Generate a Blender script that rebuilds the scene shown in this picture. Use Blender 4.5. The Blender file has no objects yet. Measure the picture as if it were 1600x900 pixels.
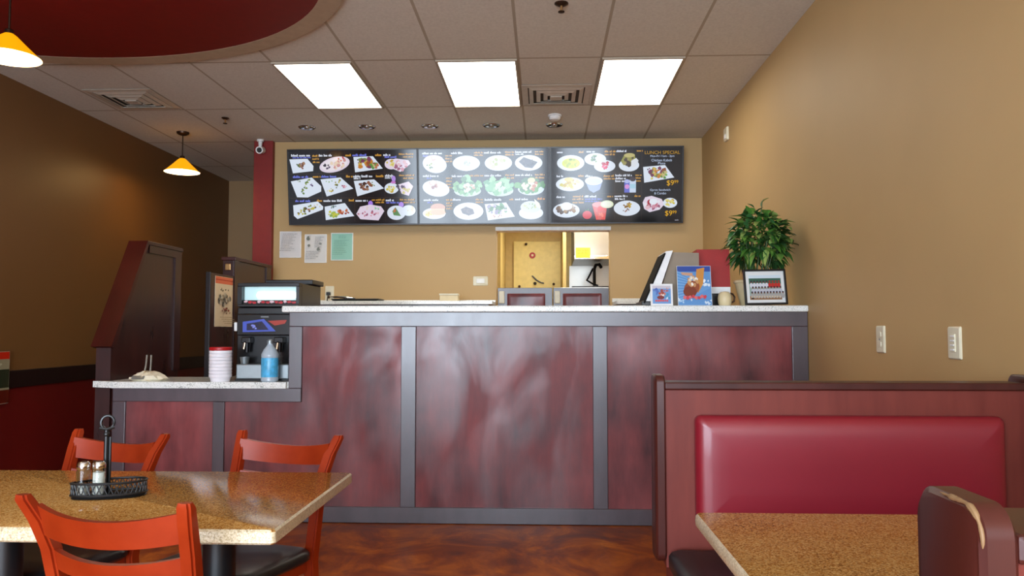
import bpy, bmesh, math, random
from mathutils import Vector, Matrix
R = math.radians
sc = bpy.context.scene
COL = sc.collection
sc.view_settings.view_transform = 'Standard'
sc.view_settings.look = 'None'
sc.view_settings.exposure = 0.0
sc.view_settings.gamma = 1.0
sc.view_settings.use_curve_mapping = False

def lin(c):
    out = []
    for v in c[:3]:
        v = v / 255.0
        out.append(v / 12.92 if v <= 0.04045 else ((v + 0.055) / 1.055) ** 2.4)
    return (out[0], out[1], out[2], 1.0)

# ------------------------------------------------------------------ materials
def newmat(name):
    m = bpy.data.materials.new(name)
    m.use_nodes = True
    nt = m.node_tree
    b = nt.nodes['Principled BSDF']
    return m, nt, b

def plain(name, rgb, rough=0.5, metal=0.0, coat=0.0, spec=0.5, var=0.06, vscale=18.0, bump=0.0, bscale=200.0):
    """paint / plastic / metal with a faint procedural variation"""
    m, nt, b = newmat(name)
    c = lin(rgb)
    tc = nt.nodes.new('ShaderNodeTexCoord')
    nz = nt.nodes.new('ShaderNodeTexNoise'); nz.inputs['Scale'].default_value = vscale; nz.inputs['Detail'].default_value = 4
    nt.links.new(tc.outputs['Object'], nz.inputs['Vector'])
    rp = nt.nodes.new('ShaderNodeValToRGB')
    rp.color_ramp.elements[0].position = .3; rp.color_ramp.elements[1].position = .7
    rp.color_ramp.elements[0].color = tuple(v * (1 - var) for v in c[:3]) + (1,)
    rp.color_ramp.elements[1].color = tuple(min(1, v * (1 + var)) for v in c[:3]) + (1,)
    nt.links.new(nz.outputs['Fac'], rp.inputs['Fac'])
    nt.links.new(rp.outputs['Color'], b.inputs['Base Color'])
    b.inputs['Roughness'].default_value = rough
    b.inputs['Metallic'].default_value = metal
    b.inputs['Coat Weight'].default_value = coat
    b.inputs['Coat Roughness'].default_value = .12
    b.inputs['Specular IOR Level'].default_value = spec
    if bump:
        n2 = nt.nodes.new('ShaderNodeTexNoise'); n2.inputs['Scale'].default_value = bscale
        nt.links.new(tc.outputs['Object'], n2.inputs['Vector'])
        bp = nt.nodes.new('ShaderNodeBump'); bp.inputs['Strength'].default_value = bump; bp.inputs['Distance'].default_value = .003
        nt.links.new(n2.outputs['Fac'], bp.inputs['Height'])
        nt.links.new(bp.outputs['Normal'], b.inputs['Normal'])
    return m

def wood(name, dark, light, stretch=(9, 9, 1.2), rough=(.3, .5), coat=0.0, wear=False, blot=2.2, bump=.15, spec=.5):
    m, nt, b = newmat(name)
    L = nt.links.new
    tc = nt.nodes.new('ShaderNodeTexCoord')
    mp = nt.nodes.new('ShaderNodeMapping'); mp.inputs['Scale'].default_value = stretch
    L(tc.outputs['Object'], mp.inputs['Vector'])
    n1 = nt.nodes.new('ShaderNodeTexNoise'); n1.inputs['Scale'].default_value = 1.0; n1.inputs['Detail'].default_value = 8; n1.inputs['Roughness'].default_value = .65
    L(mp.outputs['Vector'], n1.inputs['Vector'])
    n2 = nt.nodes.new('ShaderNodeTexNoise'); n2.inputs['Scale'].default_value = blot; n2.inputs['Detail'].default_value = 3
    L(tc.outputs['Object'], n2.inputs['Vector'])
    mx = nt.nodes.new('ShaderNodeMath'); mx.operation = 'MULTIPLY_ADD'; mx.inputs[1].default_value = .55
    ad = nt.nodes.new('ShaderNodeMath'); ad.operation = 'MULTIPLY'; ad.inputs[1].default_value = .45
    L(n2.outputs['Fac'], ad.inputs[0]); L(n1.outputs['Fac'], mx.inputs[0]); L(ad.outputs[0], mx.inputs[2])
    rp = nt.nodes.new('ShaderNodeValToRGB')
    rp.color_ramp.elements[0].position = .36; rp.color_ramp.elements[1].position = .64
    rp.color_ramp.elements[0].color = lin(dark); rp.color_ramp.elements[1].color = lin(light)
    L(mx.outputs[0], rp.inputs['Fac']); L(rp.outputs['Color'], b.inputs['Base Color'])
    mr = nt.nodes.new('ShaderNodeMapRange'); mr.inputs['From Min'].default_value = .3; mr.inputs['From Max'].default_value = .7
    mr.inputs['To Min'].default_value = rough[0]; mr.inputs['To Max'].default_value = rough[1]
    L(mx.outputs[0], mr.inputs['Value']); L(mr.outputs['Result'], b.inputs['Roughness'])
    b.inputs['Coat Weight'].default_value = coat; b.inputs['Coat Roughness'].default_value = .26
    b.inputs['Specular IOR Level'].default_value = spec
    if wear:
        n3 = nt.nodes.new('ShaderNodeTexNoise'); n3.inputs['Scale'].default_value = 1.0; n3.inputs['Detail'].default_value = 5; n3.inputs['Distortion'].default_value = .6
        m3 = nt.nodes.new('ShaderNodeMapping'); m3.inputs['Scale'].default_value = (3.2, 3.2, 1.5); m3.inputs['Location'].default_value = (1.3, 0, .4)
        L(tc.outputs['Object'], m3.inputs['Vector']); L(m3.outputs['Vector'], n3.inputs['Vector'])
        r3 = nt.nodes.new('ShaderNodeMapRange'); r3.inputs['From Min'].default_value = .40; r3.inputs['From Max'].default_value = .64
        r3.inputs['To Min'].default_value = coat * .04; r3.inputs['To Max'].default_value = coat
        L(n3.outputs['Fac'], r3.inputs['Value']); L(r3.outputs['Result'], b.inputs['Coat Weight'])
    if bump:
        bp = nt.nodes.new('ShaderNodeBump'); bp.inputs['Strength'].default_value = bump; bp.inputs['Distance'].default_value = .01
        L(n1.outputs['Fac'], bp.inputs['Height']); L(bp.outputs['Normal'], b.inputs['Normal'])
    return m

def granite(name, cols, scale=120, rough=.16, big=3.0, spec=.5):
    m, nt, b = newmat(name)
    L = nt.links.new
    tc = nt.nodes.new('ShaderNodeTexCoord')
    v = nt.nodes.new('ShaderNodeTexVoronoi'); v.inputs['Scale'].default_value = scale
    L(tc.outputs['Object'], v.inputs['Vector'])
    sep = nt.nodes.new('ShaderNodeSeparateColor'); L(v.outputs['Color'], sep.inputs['Color'])
    n = nt.nodes.new('ShaderNodeTexNoise'); n.inputs['Scale'].default_value = big; n.inputs['Detail'].default_value = 6
    L(tc.outputs['Object'], n.inputs['Vector'])
    ma = nt.nodes.new('ShaderNodeMath'); ma.operation = 'MULTIPLY_ADD'; ma.inputs[1].default_value = .55
    ml = nt.nodes.new('ShaderNodeMath'); ml.operation = 'MULTIPLY'; ml.inputs[1].default_value = .45
    L(n.outputs['Fac'], ml.inputs[0]); L(sep.outputs[0], ma.inputs[0]); L(ml.outputs[0], ma.inputs[2])
    rp = nt.nodes.new('ShaderNodeValToRGB')
    el = rp.color_ramp.elements
    el[0].position = .12; el[0].color = lin(cols[0]); el[1].position = .85; el[1].color = lin(cols[-1])
    k = len(cols)
    for i in range(1, k - 1):
        e = el.new(.12 + .73 * i / (k - 1)); e.color = lin(cols[i])
    L(ma.outputs[0], rp.inputs['Fac']); L(rp.outputs['Color'], b.inputs['Base Color'])
    b.inputs['Roughness'].default_value = rough
    b.inputs['Specular IOR Level'].default_value = spec
    return m

def emit(name, rgb, strength, base=None):
    m, nt, b = newmat(name)
    b.inputs['Base Color'].default_value = lin(base or rgb)
    b.inputs['Emission Color'].default_value = lin(rgb)
    b.inputs['Emission Strength'].default_value = strength
    b.inputs['Roughness'].default_value = .4
    return m

def picture(name, glow=False, rough=.5):
    m, nt, b = newmat(name)
    at = nt.nodes.new('ShaderNodeAttribute'); at.attribute_name = 'ink'
    if glow:
        b.inputs['Base Color'].default_value = (.006, .006, .008, 1)
        nt.links.new(at.outputs['Color'], b.inputs['Emission Color'])
        b.inputs['Emission Strength'].default_value = glow
    else:
        nt.links.new(at.outputs['Color'], b.inputs['Base Color'])
    b.inputs['Roughness'].default_value = rough
    return m

def glass(name, rgb=(235, 240, 240), rough=.03):
    m, nt, b = newmat(name)
    b.inputs['Base Color'].default_value = lin(rgb)
    b.inputs['Transmission Weight'].default_value = 1.0
    b.inputs['Roughness'].default_value = rough
    b.inputs['IOR'].default_value = 1.3
    return m

M = {}
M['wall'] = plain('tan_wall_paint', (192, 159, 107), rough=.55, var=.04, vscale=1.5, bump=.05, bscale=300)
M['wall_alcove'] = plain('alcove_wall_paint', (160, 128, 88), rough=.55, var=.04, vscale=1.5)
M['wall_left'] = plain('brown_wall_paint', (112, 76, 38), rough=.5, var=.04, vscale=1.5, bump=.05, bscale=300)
M['wall_kitchen'] = plain('yellow_kitchen_paint', (196, 168, 100), rough=.5)
M['maroon'] = plain('maroon_wainscot_paint', (96, 10, 8), rough=.45)
M['black_trim'] = plain('black_trim_paint', (26, 12, 12), rough=.4)
M['red_col'] = plain('red_column_paint', (126, 22, 15), rough=.5)
M['soffit_red'] = plain('red_soffit_paint', (116, 3, 2), rough=.55)
M['soffit_trim'] = plain('tan_soffit_trim', (172, 148, 120), rough=.6)
M['white_paint'] = plain('white_paint', (244, 243, 238), rough=.4)
M['counter_panel'] = wood('mottled_mahogany', (60, 15, 18), (136, 58, 58), stretch=(6, 6, 1.3), rough=(.34, .6), blot=2.4, bump=.14, coat=1.0, spec=.35, wear=True)
M['counter_frame'] = wood('dark_mahogany_frame', (52, 40, 46), (72, 56, 62), stretch=(10, 10, 3), rough=(.3, .42), bump=.03, coat=.5, spec=.8)
M['partition'] = wood('dark_partition_wood', (34, 14, 13), (64, 27, 23), rough=(.24, .36), bump=.04)
M['part_cap'] = wood('red_brown_cap', (48, 6, 3), (70, 11, 6), rough=(.35, .45), bump=.04)
M['booth'] = wood('booth_panel_wood', (92, 34, 28), (120, 52, 42), stretch=(12, 12, 1.5), rough=(.4, .55), bump=.03, spec=.3)
M['booth_trim'] = wood('booth_trim_wood', (50, 18, 14), (76, 32, 25), rough=(.3, .42), bump=.03, spec=.35)
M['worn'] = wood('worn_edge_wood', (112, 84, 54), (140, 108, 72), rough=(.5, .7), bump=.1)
M['vinyl_red'] = plain('red_vinyl', (126, 18, 34), rough=.42, var=.05, vscale=4, coat=.35, bump=.02, bscale=500)
M['vinyl_black'] = plain('black_vinyl', (26, 24, 26), rough=.38, bump=.05, bscale=400)
M['chair'] = wood('cherry_chair_wood', (124, 32, 7), (158, 51, 16), stretch=(6, 6, 6), rough=(.3, .42), bump=.03, coat=.08, spec=.35)
M['granite_brown'] = granite('golden_brown_granite', [(74, 44, 16), (142, 92, 38), (172, 120, 56), (198, 158, 98), (112, 70, 26)], scale=300, rough=.12, spec=.1)
M['granite_edge'] = granite('granite_edge_window_sheen', [(120, 100, 70), (186, 166, 126), (206, 190, 154), (222, 208, 178), (150, 128, 92)], scale=300, rough=.3, spec=.8)  # lighter copy of the table granite: window reflection painted into the edge colour
M['granite_white'] = granite('white_granite', [(120, 126, 122), (222, 224, 216), (238, 240, 234), (244, 244, 240), (206, 208, 200)], scale=200, rough=.15, big=9)
M['black_metal'] = plain('black_powder_coat', (18, 19, 21), rough=.35)
M['black_plastic'] = plain('black_plastic', (16, 16, 18), rough=.3)
M['dull_black'] = plain('dull_black_panel', (18, 17, 17), rough=.75, spec=.15)
M['grey_metal'] = plain('brushed_grey_metal', (150, 158, 160), rough=.38, metal=.7)
M['chrome'] = plain('chrome', (220, 220, 220), rough=.12, metal=1.0, var=.02)
M['bronze'] = plain('dark_bronze', (70, 52, 40), rough=.35, metal=.8)
M['steel'] = plain('stainless_steel', (172, 168, 160), rough=.3, metal=.85, vscale=4)
M['ivory'] = plain('ivory_plastic', (222, 214, 186), rough=.35)
M['cream'] = plain('cream_ceramic', (226, 208, 164), rough=.4)
M['white_plastic'] = plain('white_plastic', (236, 236, 234), rough=.4)
M['foam'] = plain('white_foam', (238, 234, 238), rough=.6)
M['red_plastic'] = plain('red_plastic', (176, 22, 26), rough=.4)
M['red_board'] = plain('red_board', (160, 22, 18), rough=.5)
M['taupe'] = plain('taupe_case', (140, 124, 104), rough=.5)
M['paper'] = plain('cream_paper', (226, 216, 190), rough=.7, var=.12, vscale=30)
M['vent'] = plain('vent_enamel', (196, 184, 166), rough=.45)
M['dark_gap'] = plain('dark_recess', (84, 74, 64), rough=.8)
M['tile_grid'] = plain('ceiling_grid_enamel', (170, 156, 136), rough=.5)
M['diffuser'] = emit('lit_diffuser', (255, 248, 232), 7.5)
M['shade_amber'] = emit('amber_glass_shade', (255, 172, 4), .95, base=(200, 110, 10))
M['shade_inside'] = emit('lit_shade_inside', (255, 236, 190), 3.5)
M['bulb'] = emit('lit_bulb', (255, 226, 170), 12.0)
M['screen'] = picture('menu_screen_image', glow=.85, rough=.09)
M['screen'].node_tree.nodes['Principled BSDF'].inputs['Specular IOR Level'].default_value = .42
M['print'] = picture('printed_paper', rough=.55)
M['print_gloss'] = picture('glossy_print', rough=.25)
M['lit_panel'] = emit('lit_dispenser_panel', (176, 206, 208), .55)
M['lit_tube'] = emit('lit_dispenser_tube', (245, 255, 255), 2.2)
M['clear'] = glass('clear_glass')
M['salt'] = plain('white_salt', (236, 232, 220), rough=.8)
M['pepper'] = plain('ground_pepper', (190, 180, 166), rough=.9, var=.4, vscale=300)
M['dull_clear'] = plain('dull_clear_plastic', (120, 112, 98), rough=.25)
M['blue_label'] = plain('blue_label', (84, 180, 226), rough=.3, var=.3, vscale=30)
M['bottle_plastic'] = plain('pale_bottle_plastic', (176, 190, 200), rough=.2)
M['yellow_board'] = plain('pale_yellow_board', (232, 212, 136), rough=.5)
M['yellow_sign'] = plain('yellow_sign', (226, 206, 40), rough=.5)
M['brass'] = plain('brass', (190, 150, 100), rough=.3, metal=.9)
M['soil'] = plain('potting_soil', (50, 36, 26), rough=.9, var=.3, vscale=80)

def leaf_mat():
    m, nt, b = newmat('leaf_green')
    at = nt.nodes.new('ShaderNodeAttribute'); at.attribute_name = 'ink'
    nt.links.new(at.outputs['Color'], b.inputs['Base Color'])
    b.inputs['Roughness'].default_value = .38
    return m
M['leaf'] = leaf_mat()

def ceiling_mat():
    m, nt, b = newmat('ceiling_tile')
    L = nt.links.new
    tc = nt.nodes.new('ShaderNodeTexCoord')
    sp = nt.nodes.new('ShaderNodeSeparateXYZ'); L(tc.outputs['Object'], sp.inputs[0])
    def line(sock, off, pitch, w):
        a = nt.nodes.new('ShaderNodeMath'); a.operation = 'SUBTRACT'; a.inputs[1].default_value = off; L(sock, a.inputs[0])
        d = nt.nodes.new('ShaderNodeMath'); d.operation = 'PINGPONG'; d.inputs[1].default_value = pitch / 2; L(a.outputs[0], d.inputs[0])
        c = nt.nodes.new('ShaderNodeMath'); c.operation = 'LESS_THAN'; c.inputs[1].default_value = w; L(d.outputs[0], c.inputs[0])
        return c.outputs[0]
    lx = line(sp.outputs[0], .425, .61, .010); ly = line(sp.outputs[1], 5.645, 1.22, .012)
    mx = nt.nodes.new('ShaderNodeMath'); mx.operation = 'MAXIMUM'; L(lx, mx.inputs[0]); L(ly, mx.inputs[1])
    nz = nt.nodes.new('ShaderNodeTexNoise'); nz.inputs['Scale'].default_value = 60; nz.inputs['Detail'].default_value = 6
    L(tc.outputs['Object'], nz.inputs['Vector'])
    rp = nt.nodes.new('ShaderNodeValToRGB'); rp.color_ramp.elements[0].position = .3; rp.color_ramp.elements[1].position = .7
    rp.color_ramp.elements[0].color = lin((206, 201, 188)); rp.color_ramp.elements[1].color = lin((219, 214, 201)); L(nz.outputs['Fac'], rp.inputs['Fac'])
    mc = nt.nodes.new('ShaderNodeMix'); mc.data_type = 'RGBA'
    L(mx.outputs[0], mc.inputs['Factor']); L(rp.outputs['Color'], mc.inputs['A']); mc.inputs['B'].default_value = lin((172, 160, 140))
    L(mc.outputs['Result'], b.inputs['Base Color'])
    b.inputs['Roughness'].default_value = .85
    return m
M['ceiling'] = ceiling_mat()

def floor_mat():
    m, nt, b = newmat('stained_concrete')
    L = nt.links.new
    tc = nt.nodes.new('ShaderNodeTexCoord')
    n1 = nt.nodes.new('ShaderNodeTexNoise'); n1.inputs['Scale'].default_value = 2.6; n1.inputs['Detail'].default_value = 9; n1.inputs['Roughness'].default_value = .68; n1.inputs['Distortion'].default_value = 1.1
    L(tc.outputs['Object'], n1.inputs['Vector'])
    rp = nt.nodes.new('ShaderNodeValToRGB')
    e = rp.color_ramp.elements
    e[0].position = .3; e[0].color = lin((92, 38, 8)); e[1].position = .72; e[1].color = lin((224, 132, 40))
    k = e.new(.47); k.color = lin((146, 68, 16)); k = e.new(.58); k.color = lin((184, 98, 24))
    L(n1.outputs['Fac'], rp.inputs['Fac']); L(rp.outputs['Color'], b.inputs['Base Color'])
    mr = nt.nodes.new('ShaderNodeMapRange'); mr.inputs['To Min'].default_value = .3; mr.inputs['To Max'].default_value = .5
    L(n1.outputs['Fac'], mr.inputs['Value']); L(mr.outputs['Result'], b.inputs['Roughness'])
    b.inputs['Specular IOR Level'].default_value = .22
    bp = nt.nodes.new('ShaderNodeBump'); bp.inputs['Strength'].default_value = .12; bp.inputs['Distance'].default_value = .01
    L(n1.outputs['Fac'], bp.inputs['Height']); L(bp.outputs['Normal'], b.inputs['Normal'])
    return m
M['floor'] = floor_mat()

# ------------------------------------------------------------------ mesh building
def wloc(o):
    v = Vector((0, 0, 0))
    while o is not None:
        v = v + o.location; o = o.parent
    return v

class B:
    def __init__(s): s.bm = bmesh.new(); s.flat = False
    def box(s, x0, x1, y0, y1, z0, z1, bev=0.0, seg=2):
        t = bmesh.new()
        vs = [t.verts.new(p) for p in ((x0,y0,z0),(x1,y0,z0),(x1,y1,z0),(x0,y1,z0),(x0,y0,z1),(x1,y0,z1),(x1,y1,z1),(x0,y1,z1))]
        for f in ((0,3,2,1),(4,5,6,7),(0,1,5,4),(1,2,6,5),(2,3,7,6),(3,0,4,7)): t.faces.new([vs[i] for i in f])
        if bev:
            s.flat = True; bmesh.ops.bevel(t, geom=list(t.edges), offset=bev, segments=seg, affect='EDGES', profile=.5)
        s.merge(t); return s
    def merge(s, t, mat=None):
        if mat is not None: bmesh.ops.transform(t, matrix=mat, verts=t.verts)
        mp = {v: s.bm.verts.new(v.co) for v in t.verts}
        for f in t.faces:
            try: s.bm.faces.new([mp[v] for v in f.verts])
            except ValueError: pass
        t.free()
    def loft(s, secs, caps=True, closed=False):
        n = len(secs[0])
        rows = [[s.bm.verts.new(p) for p in sec] for sec in secs]
        rng = range(len(rows)) if closed else range(len(rows) - 1)
        for i in rng:
            a, b = rows[i], rows[(i + 1) % len(rows)]
            for j in range(n):
                k = (j + 1) % n
                s.bm.faces.new((a[j], a[k], b[k], b[j]))
        if caps and not closed:
            s.bm.faces.new(rows[0][::-1]); s.bm.faces.new(rows[-1])
        return s
    def prism(s, pts, axis, a0, a1):
        def f(p, a):
            return {'x': (a, p[0], p[1]), 'y': (p[0], a, p[1]), 'z': (p[0], p[1], a)}[axis]
        return s.loft([[f(p, a0) for p in pts], [f(p, a1) for p in pts]])
    def cyl(s, p0, p1, r0, r1=None, n=20):
        r1 = r0 if r1 is None else r1
        p0, p1 = Vector(p0), Vector(p1); d = (p1 - p0).normalized()
        u = d.orthogonal().normalized(); v = d.cross(u)
        ring = lambda p, r: [p + (u * math.cos(2*math.pi*i/n) + v * math.sin(2*math.pi*i/n)) * r for i in range(n)]
        return s.loft([ring(p0, r0), ring(p1, r1)])
    def lathe(s, prof, cx, cy, n=32, sx=1.0, sy=1.0, caps=True):
        secs = [[(cx + sx*r*math.cos(2*math.pi*i/n), cy + sy*r*math.sin(2*math.pi*i/n), z) for i in range(n)] for r, z in prof]
        return s.loft(secs, caps=caps)
    def tube(s, path, r, n=8, closed=False):
        path = [Vector(p) for p in path]; secs = []; m = len(path); u = None
        for i, p in enumerate(path):
            if closed: d = (path[(i+1) % m] - path[i-1]).normalized()
            else: d = (path[min(i+1, m-1)] - path[max(i-1, 0)]).normalized()
            if u is None: u = d.orthogonal().normalized()
            u = (u - d * u.dot(d)); u = u.normalized() if u.length > 1e-6 else d.orthogonal().normalized()
            v = d.cross(u)
            rr = r[i] if isinstance(r, (list, tuple)) else r
            secs.append([p + (u * math.cos(2*math.pi*k/n) + v * math.sin(2*math.pi*k/n)) * rr for k in range(n)])
        return s.loft(secs, closed=closed)
    def ball(s, c, r, n=16, sz=1.0):
        t = bmesh.new(); bmesh.ops.create_uvsphere(t, u_segments=n, v_segments=n//2+2, radius=r)
        s.merge(t, Matrix.Translation(c) @ Matrix.Diagonal((1, 1, sz, 1))); return s
    def pad(s, fn, x0, x1, y0, y1, r, prof, n=6):
        secs = []
        for ins, h in prof:
            rr = max(r - ins * .5, .004)
            secs.append([fn(u, v, h) for u, v in rrect(x0+ins, x1-ins, y0+ins, y1-ins, rr, n)])
        return s.loft(secs)
    def build(s, name, mat, parent=None, smooth=40, kind=None, edge=None):
        me = bpy.data.meshes.new(name)
        bmesh.ops.recalc_face_normals(s.bm, faces=s.bm.faces)
        if s.flat: smooth = min(smooth, 18)
        if parent is not None:
            bmesh.ops.translate(s.bm, vec=-wloc(parent), verts=s.bm.verts)
        s.bm.to_mesh(me); s.bm.free()
        me.materials.append(mat)
        if edge:
            me.materials.append(edge)
            for p in me.polygons: p.material_index = 1 if abs(p.normal.z) < .75 else 0
        if smooth:
            for p in me.polygons: p.use_smooth = True
            me.set_sharp_from_angle(angle=R(smooth))
        o = bpy.data.objects.new(name, me); COL.objects.link(o)
        if parent is not None: o.parent = parent
        if kind: o['kind'] = kind
        return o

def rrect(x0, x1, y0, y1, r, n=6):
    pts = []
    for cx, cy, a in ((x1-r, y1-r, 0), (x0+r, y1-r, 90), (x0+r, y0+r, 180), (x1-r, y0+r, 270)):
        for i in range(n + 1):
            t = R(a + 90 * i / n); pts.append((cx + r*math.cos(t), cy + r*math.sin(t)))
    return pts

def tag(o, label, cat, group=None):
    o['label'] = label; o['category'] = cat
    if group: o['group'] = group
    return o
def thing(name, label, cat, loc=(0, 0, 0), group=None):
    o = bpy.data.objects.new(name, None); COL.objects.link(o); o.location = loc
    o.empty_display_size = .1
    return tag(o, label, cat, group)
def struct(name, b, mat, parent=None, smooth=40):
    o = b.build(name, mat, parent, smooth)
    if parent is None: o['kind'] = 'structure'
    return o
def dup(root, loc, rotz, label, group=None):
    r = root.copy(); COL.objects.link(r); r.location = loc; r.rotation_euler = (0, 0, rotz); r['label'] = label
    if group: r['group'] = group
    for ch in list(root.children):
        c = ch.copy(); COL.objects.link(c); c.parent = r
        for g in ch.children:
            d = g.copy(); COL.objects.link(d); d.parent = c
    return r

class Canvas:
    """flat picture content of a screen or a print: coloured shapes in 2-D, laid on a real plane"""
    def __init__(s, seed=1): s.p = []; s.rnd = random.Random(seed)
    def poly(s, pts, c): s.p.append((list(pts), c))
    def rect(s, x0, y0, x1, y1, c): s.poly([(x0,y0),(x1,y0),(x1,y1),(x0,y1)], c)
    def ell(s, cx, cy, rx, ry, c, rot=0, n=28):
        a = R(rot); pts = []
        for i in range(n):
            t = 2*math.pi*i/n; x, y = rx*math.cos(t), ry*math.sin(t)
            pts.append((cx + x*math.cos(a) - y*math.sin(a), cy + x*math.sin(a) + y*math.cos(a)))
        s.poly(pts, c)
    def blob(s, cx, cy, r, c, n=8):
        a0 = s.rnd.random()*6.28
        s.poly([(cx + r*s.rnd.uniform(.6, 1.25)*math.cos(a0+2*math.pi*i/n), cy + r*s.rnd.uniform(.6, 1.25)*math.sin(a0+2*math.pi*i/n)) for i in range(n)], c)
    def food(s, cx, cy, rx, ry, cols, n=14, rot=0, k=.38):
        a = R(rot)
        for i in range(n):
            t = s.rnd.random()*6.28; q = math.sqrt(s.rnd.random())
            x, y = rx*q*math.cos(t), ry*q*math.sin(t)
            s.blob(cx + x*math.cos(a) - y*math.sin(a), cy + x*math.sin(a) + y*math.cos(a), min(rx, ry)*k*s.rnd.uniform(.7, 1.4), s.rnd.choice(cols))
    def words(s, x0, y0, x1, h, c):
        """a line of lettering too blurred to read: small uneven strokes"""
        x = x0; k = 0; lim = s.rnd.randint(4, 8)
        while x < x1:
            w = h * s.rnd.uniform(.32, .55); hh = h * s.rnd.choice((.66, .66, .72, 1.0)); top = y0 + h - hh
            s.rect(x, top, x + w*.78, y0 + h, c)
            x += w; k += 1
            if k >= lim: x += h*.42; k = 0; lim = s.rnd.randint(3, 8)
    def text(s, string, cx, cy, h, c, width=None):
        cu = bpy.data.curves.new('lettering', 'FONT'); cu.body = string; cu.size = 1; cu.align_x = 'CENTER'
        ob = bpy.data.objects.new('lettering', cu); COL.objects.link(ob)
        bpy.context.view_layer.update()
        me = bpy.data.meshes.new_from_object(ob.evaluated_get(bpy.context.evaluated_depsgraph_get()))
        xs = [v.co.x for v in me.vertices]; ys = [v.co.y for v in me.vertices]
        w = max(xs) - min(xs); hh = max(ys) - min(ys); sy = h / hh; sx = (width / w) if width else sy
        mx, my = (max(xs)+min(xs))/2, (max(ys)+min(ys))/2
        for f in me.polygons:
            s.p.append(([(cx + (me.vertices[i].co.x-mx)*sx, cy - (me.vertices[i].co.y-my)*sy) for i in f.vertices], c, 'same'))
        bpy.data.objects.remove(ob); bpy.data.curves.remove(cu); bpy.data.meshes.remove(me)
    def build(s, name, mat, parent, box, origin, ux, uy, step=.0003):
        """box = x0,y0,x1,y1 of the picture (y down); origin = its lower left corner in space, ux/uy = full width/height vectors"""
        x0, y0, x1, y1 = box; origin, ux, uy = Vector(origin), Vector(ux), Vector(uy)
        nrm = ux.cross(uy).normalized()
        off = wloc(parent) if parent is not None else Vector()
        bm = bmesh.new(); lay = bm.loops.layers.float_color.new('ink'); z = 0; last = False
        for it in s.p:
            pts, c = it[0], it[1]
            same = len(it) > 2
            if not (same and last): z += step
            last = same
            if c is None: continue
            vs = []
            for px, py in pts:
                px = min(max(px, x0), x1); py = min(max(py, y0), y1)
                vs.append(bm.verts.new(origin + ux*((px-x0)/(x1-x0)) + uy*((y1-py)/(y1-y0)) + nrm*z - off))
            try: f = bm.faces.new(vs)
            except ValueError: continue
            f.normal_update()
            if f.normal.dot(nrm) < 0: f.normal_flip()
            for l in f.loops: l[lay] = lin(c)
        me = bpy.data.meshes.new(name); bm.to_mesh(me); bm.free(); me.materials.append(mat)
        o = bpy.data.objects.new(name, me); COL.objects.link(o)
        if parent is not None: o.parent = parent
        return o

# ================================================================== THE SETTING
CE = 3.19; XR = 1.636; XL = -4.2; YB = 8.12; YA = 10.25; YF = -2.6
struct('floor', B().box(XL-.15, 2.5, YF-.15, 10.9, -.1, 0), M['floor'], smooth=0)
struct('ceiling', B().box(XL-.15, XR+.15, YF-.15, YA+.15, CE, CE+.12), M['ceiling'], smooth=0)
struct('wall_right', B().box(XR, XR+.14, YF, YB+.13, 0, CE), M['wall'], smooth=0)
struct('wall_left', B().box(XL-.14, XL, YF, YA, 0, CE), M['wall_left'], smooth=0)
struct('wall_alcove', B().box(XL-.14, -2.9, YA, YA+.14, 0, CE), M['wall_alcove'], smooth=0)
OX0, OX1, OZ = -.49, .68, 2.262
wb = B(); wb.box(-3.03, OX0, YB, YB+.13, 0, CE); wb.box(OX1, XR, YB, YB+.13, 0, CE); wb.box(OX0, OX1, YB, YB+.13, OZ, CE)
struct('wall_back', wb, M['wall'], smooth=0)
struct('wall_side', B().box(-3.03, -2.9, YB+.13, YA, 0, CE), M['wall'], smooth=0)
# shop front behind the viewer: a wall with a wide glazed opening that lets the daylight in
WX0, WX1, WZ0, WZ1 = -3.3, .05, .05, 2.75
VX0, VX1, VZ0, VZ1 = .35, 1.5, .9, 2.85  # second opening, unseen, added and sized to brighten the right wall
wf = B(); wf.box(XL, WX0, YF-.14, YF, 0, CE); wf.box(WX1, VX0, YF-.14, YF, 0, CE); wf.box(VX1, XR, YF-.14, YF, 0, CE); wf.box(VX0, VX1, YF-.14, YF, 0, VZ0); wf.box(VX0, VX1, YF-.14, YF, VZ1, CE); wf.box(WX0, WX1, YF-.14, YF, 0, WZ0); wf.box(WX0, WX1, YF-.14, YF, WZ1, CE)
struct('wall_front', wf, M['wall'], smooth=0)
wn = B()
for x in (WX0, -2.2, -1.1, WX1-.05): wn.box(x, x+.05, YF-.1, YF-.03, WZ0, WZ1)
wn.box(WX0, WX1, YF-.1, YF-.03, WZ0, WZ0+.06); wn.box(WX0, WX1, YF-.1, YF-.03, WZ1-.06, WZ1)
struct('window_1', wn, M['black_metal'], smooth=0)
wn = B()
for x in (VX0, VX1-.05): wn.box(x, x+.05, YF-.1, YF-.03, VZ0, VZ1)
wn.box(VX0, VX1, YF-.1, YF-.03, VZ0, VZ0+.06); wn.box(VX0, VX1, YF-.1, YF-.03, VZ1-.06, VZ1)
struct('window_added', wn, M['black_metal'], smooth=0)
# left wall: maroon wainscot under a black rail
struct('trim_1', B().box(XL, XL+.012, YF, YA, .0, .752), M['maroon'], smooth=0)
struct('trim_2', B().box(XL, XL+.03, YF, YA, .752, .888, .004), M['black_trim'])
# red column at the end of the back wall
struct('trim_3', B().box(-3.04, -2.84, YB-.07, YB, 0, CE, .004), M['red_col'])
# white head trim over the kitchen doorway
struct('trim_4', B().box(OX0-.012, OX1+.012, YB-.03, YB+.14, OZ-.028, OZ+.012, .004), M['white_paint'])
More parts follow.
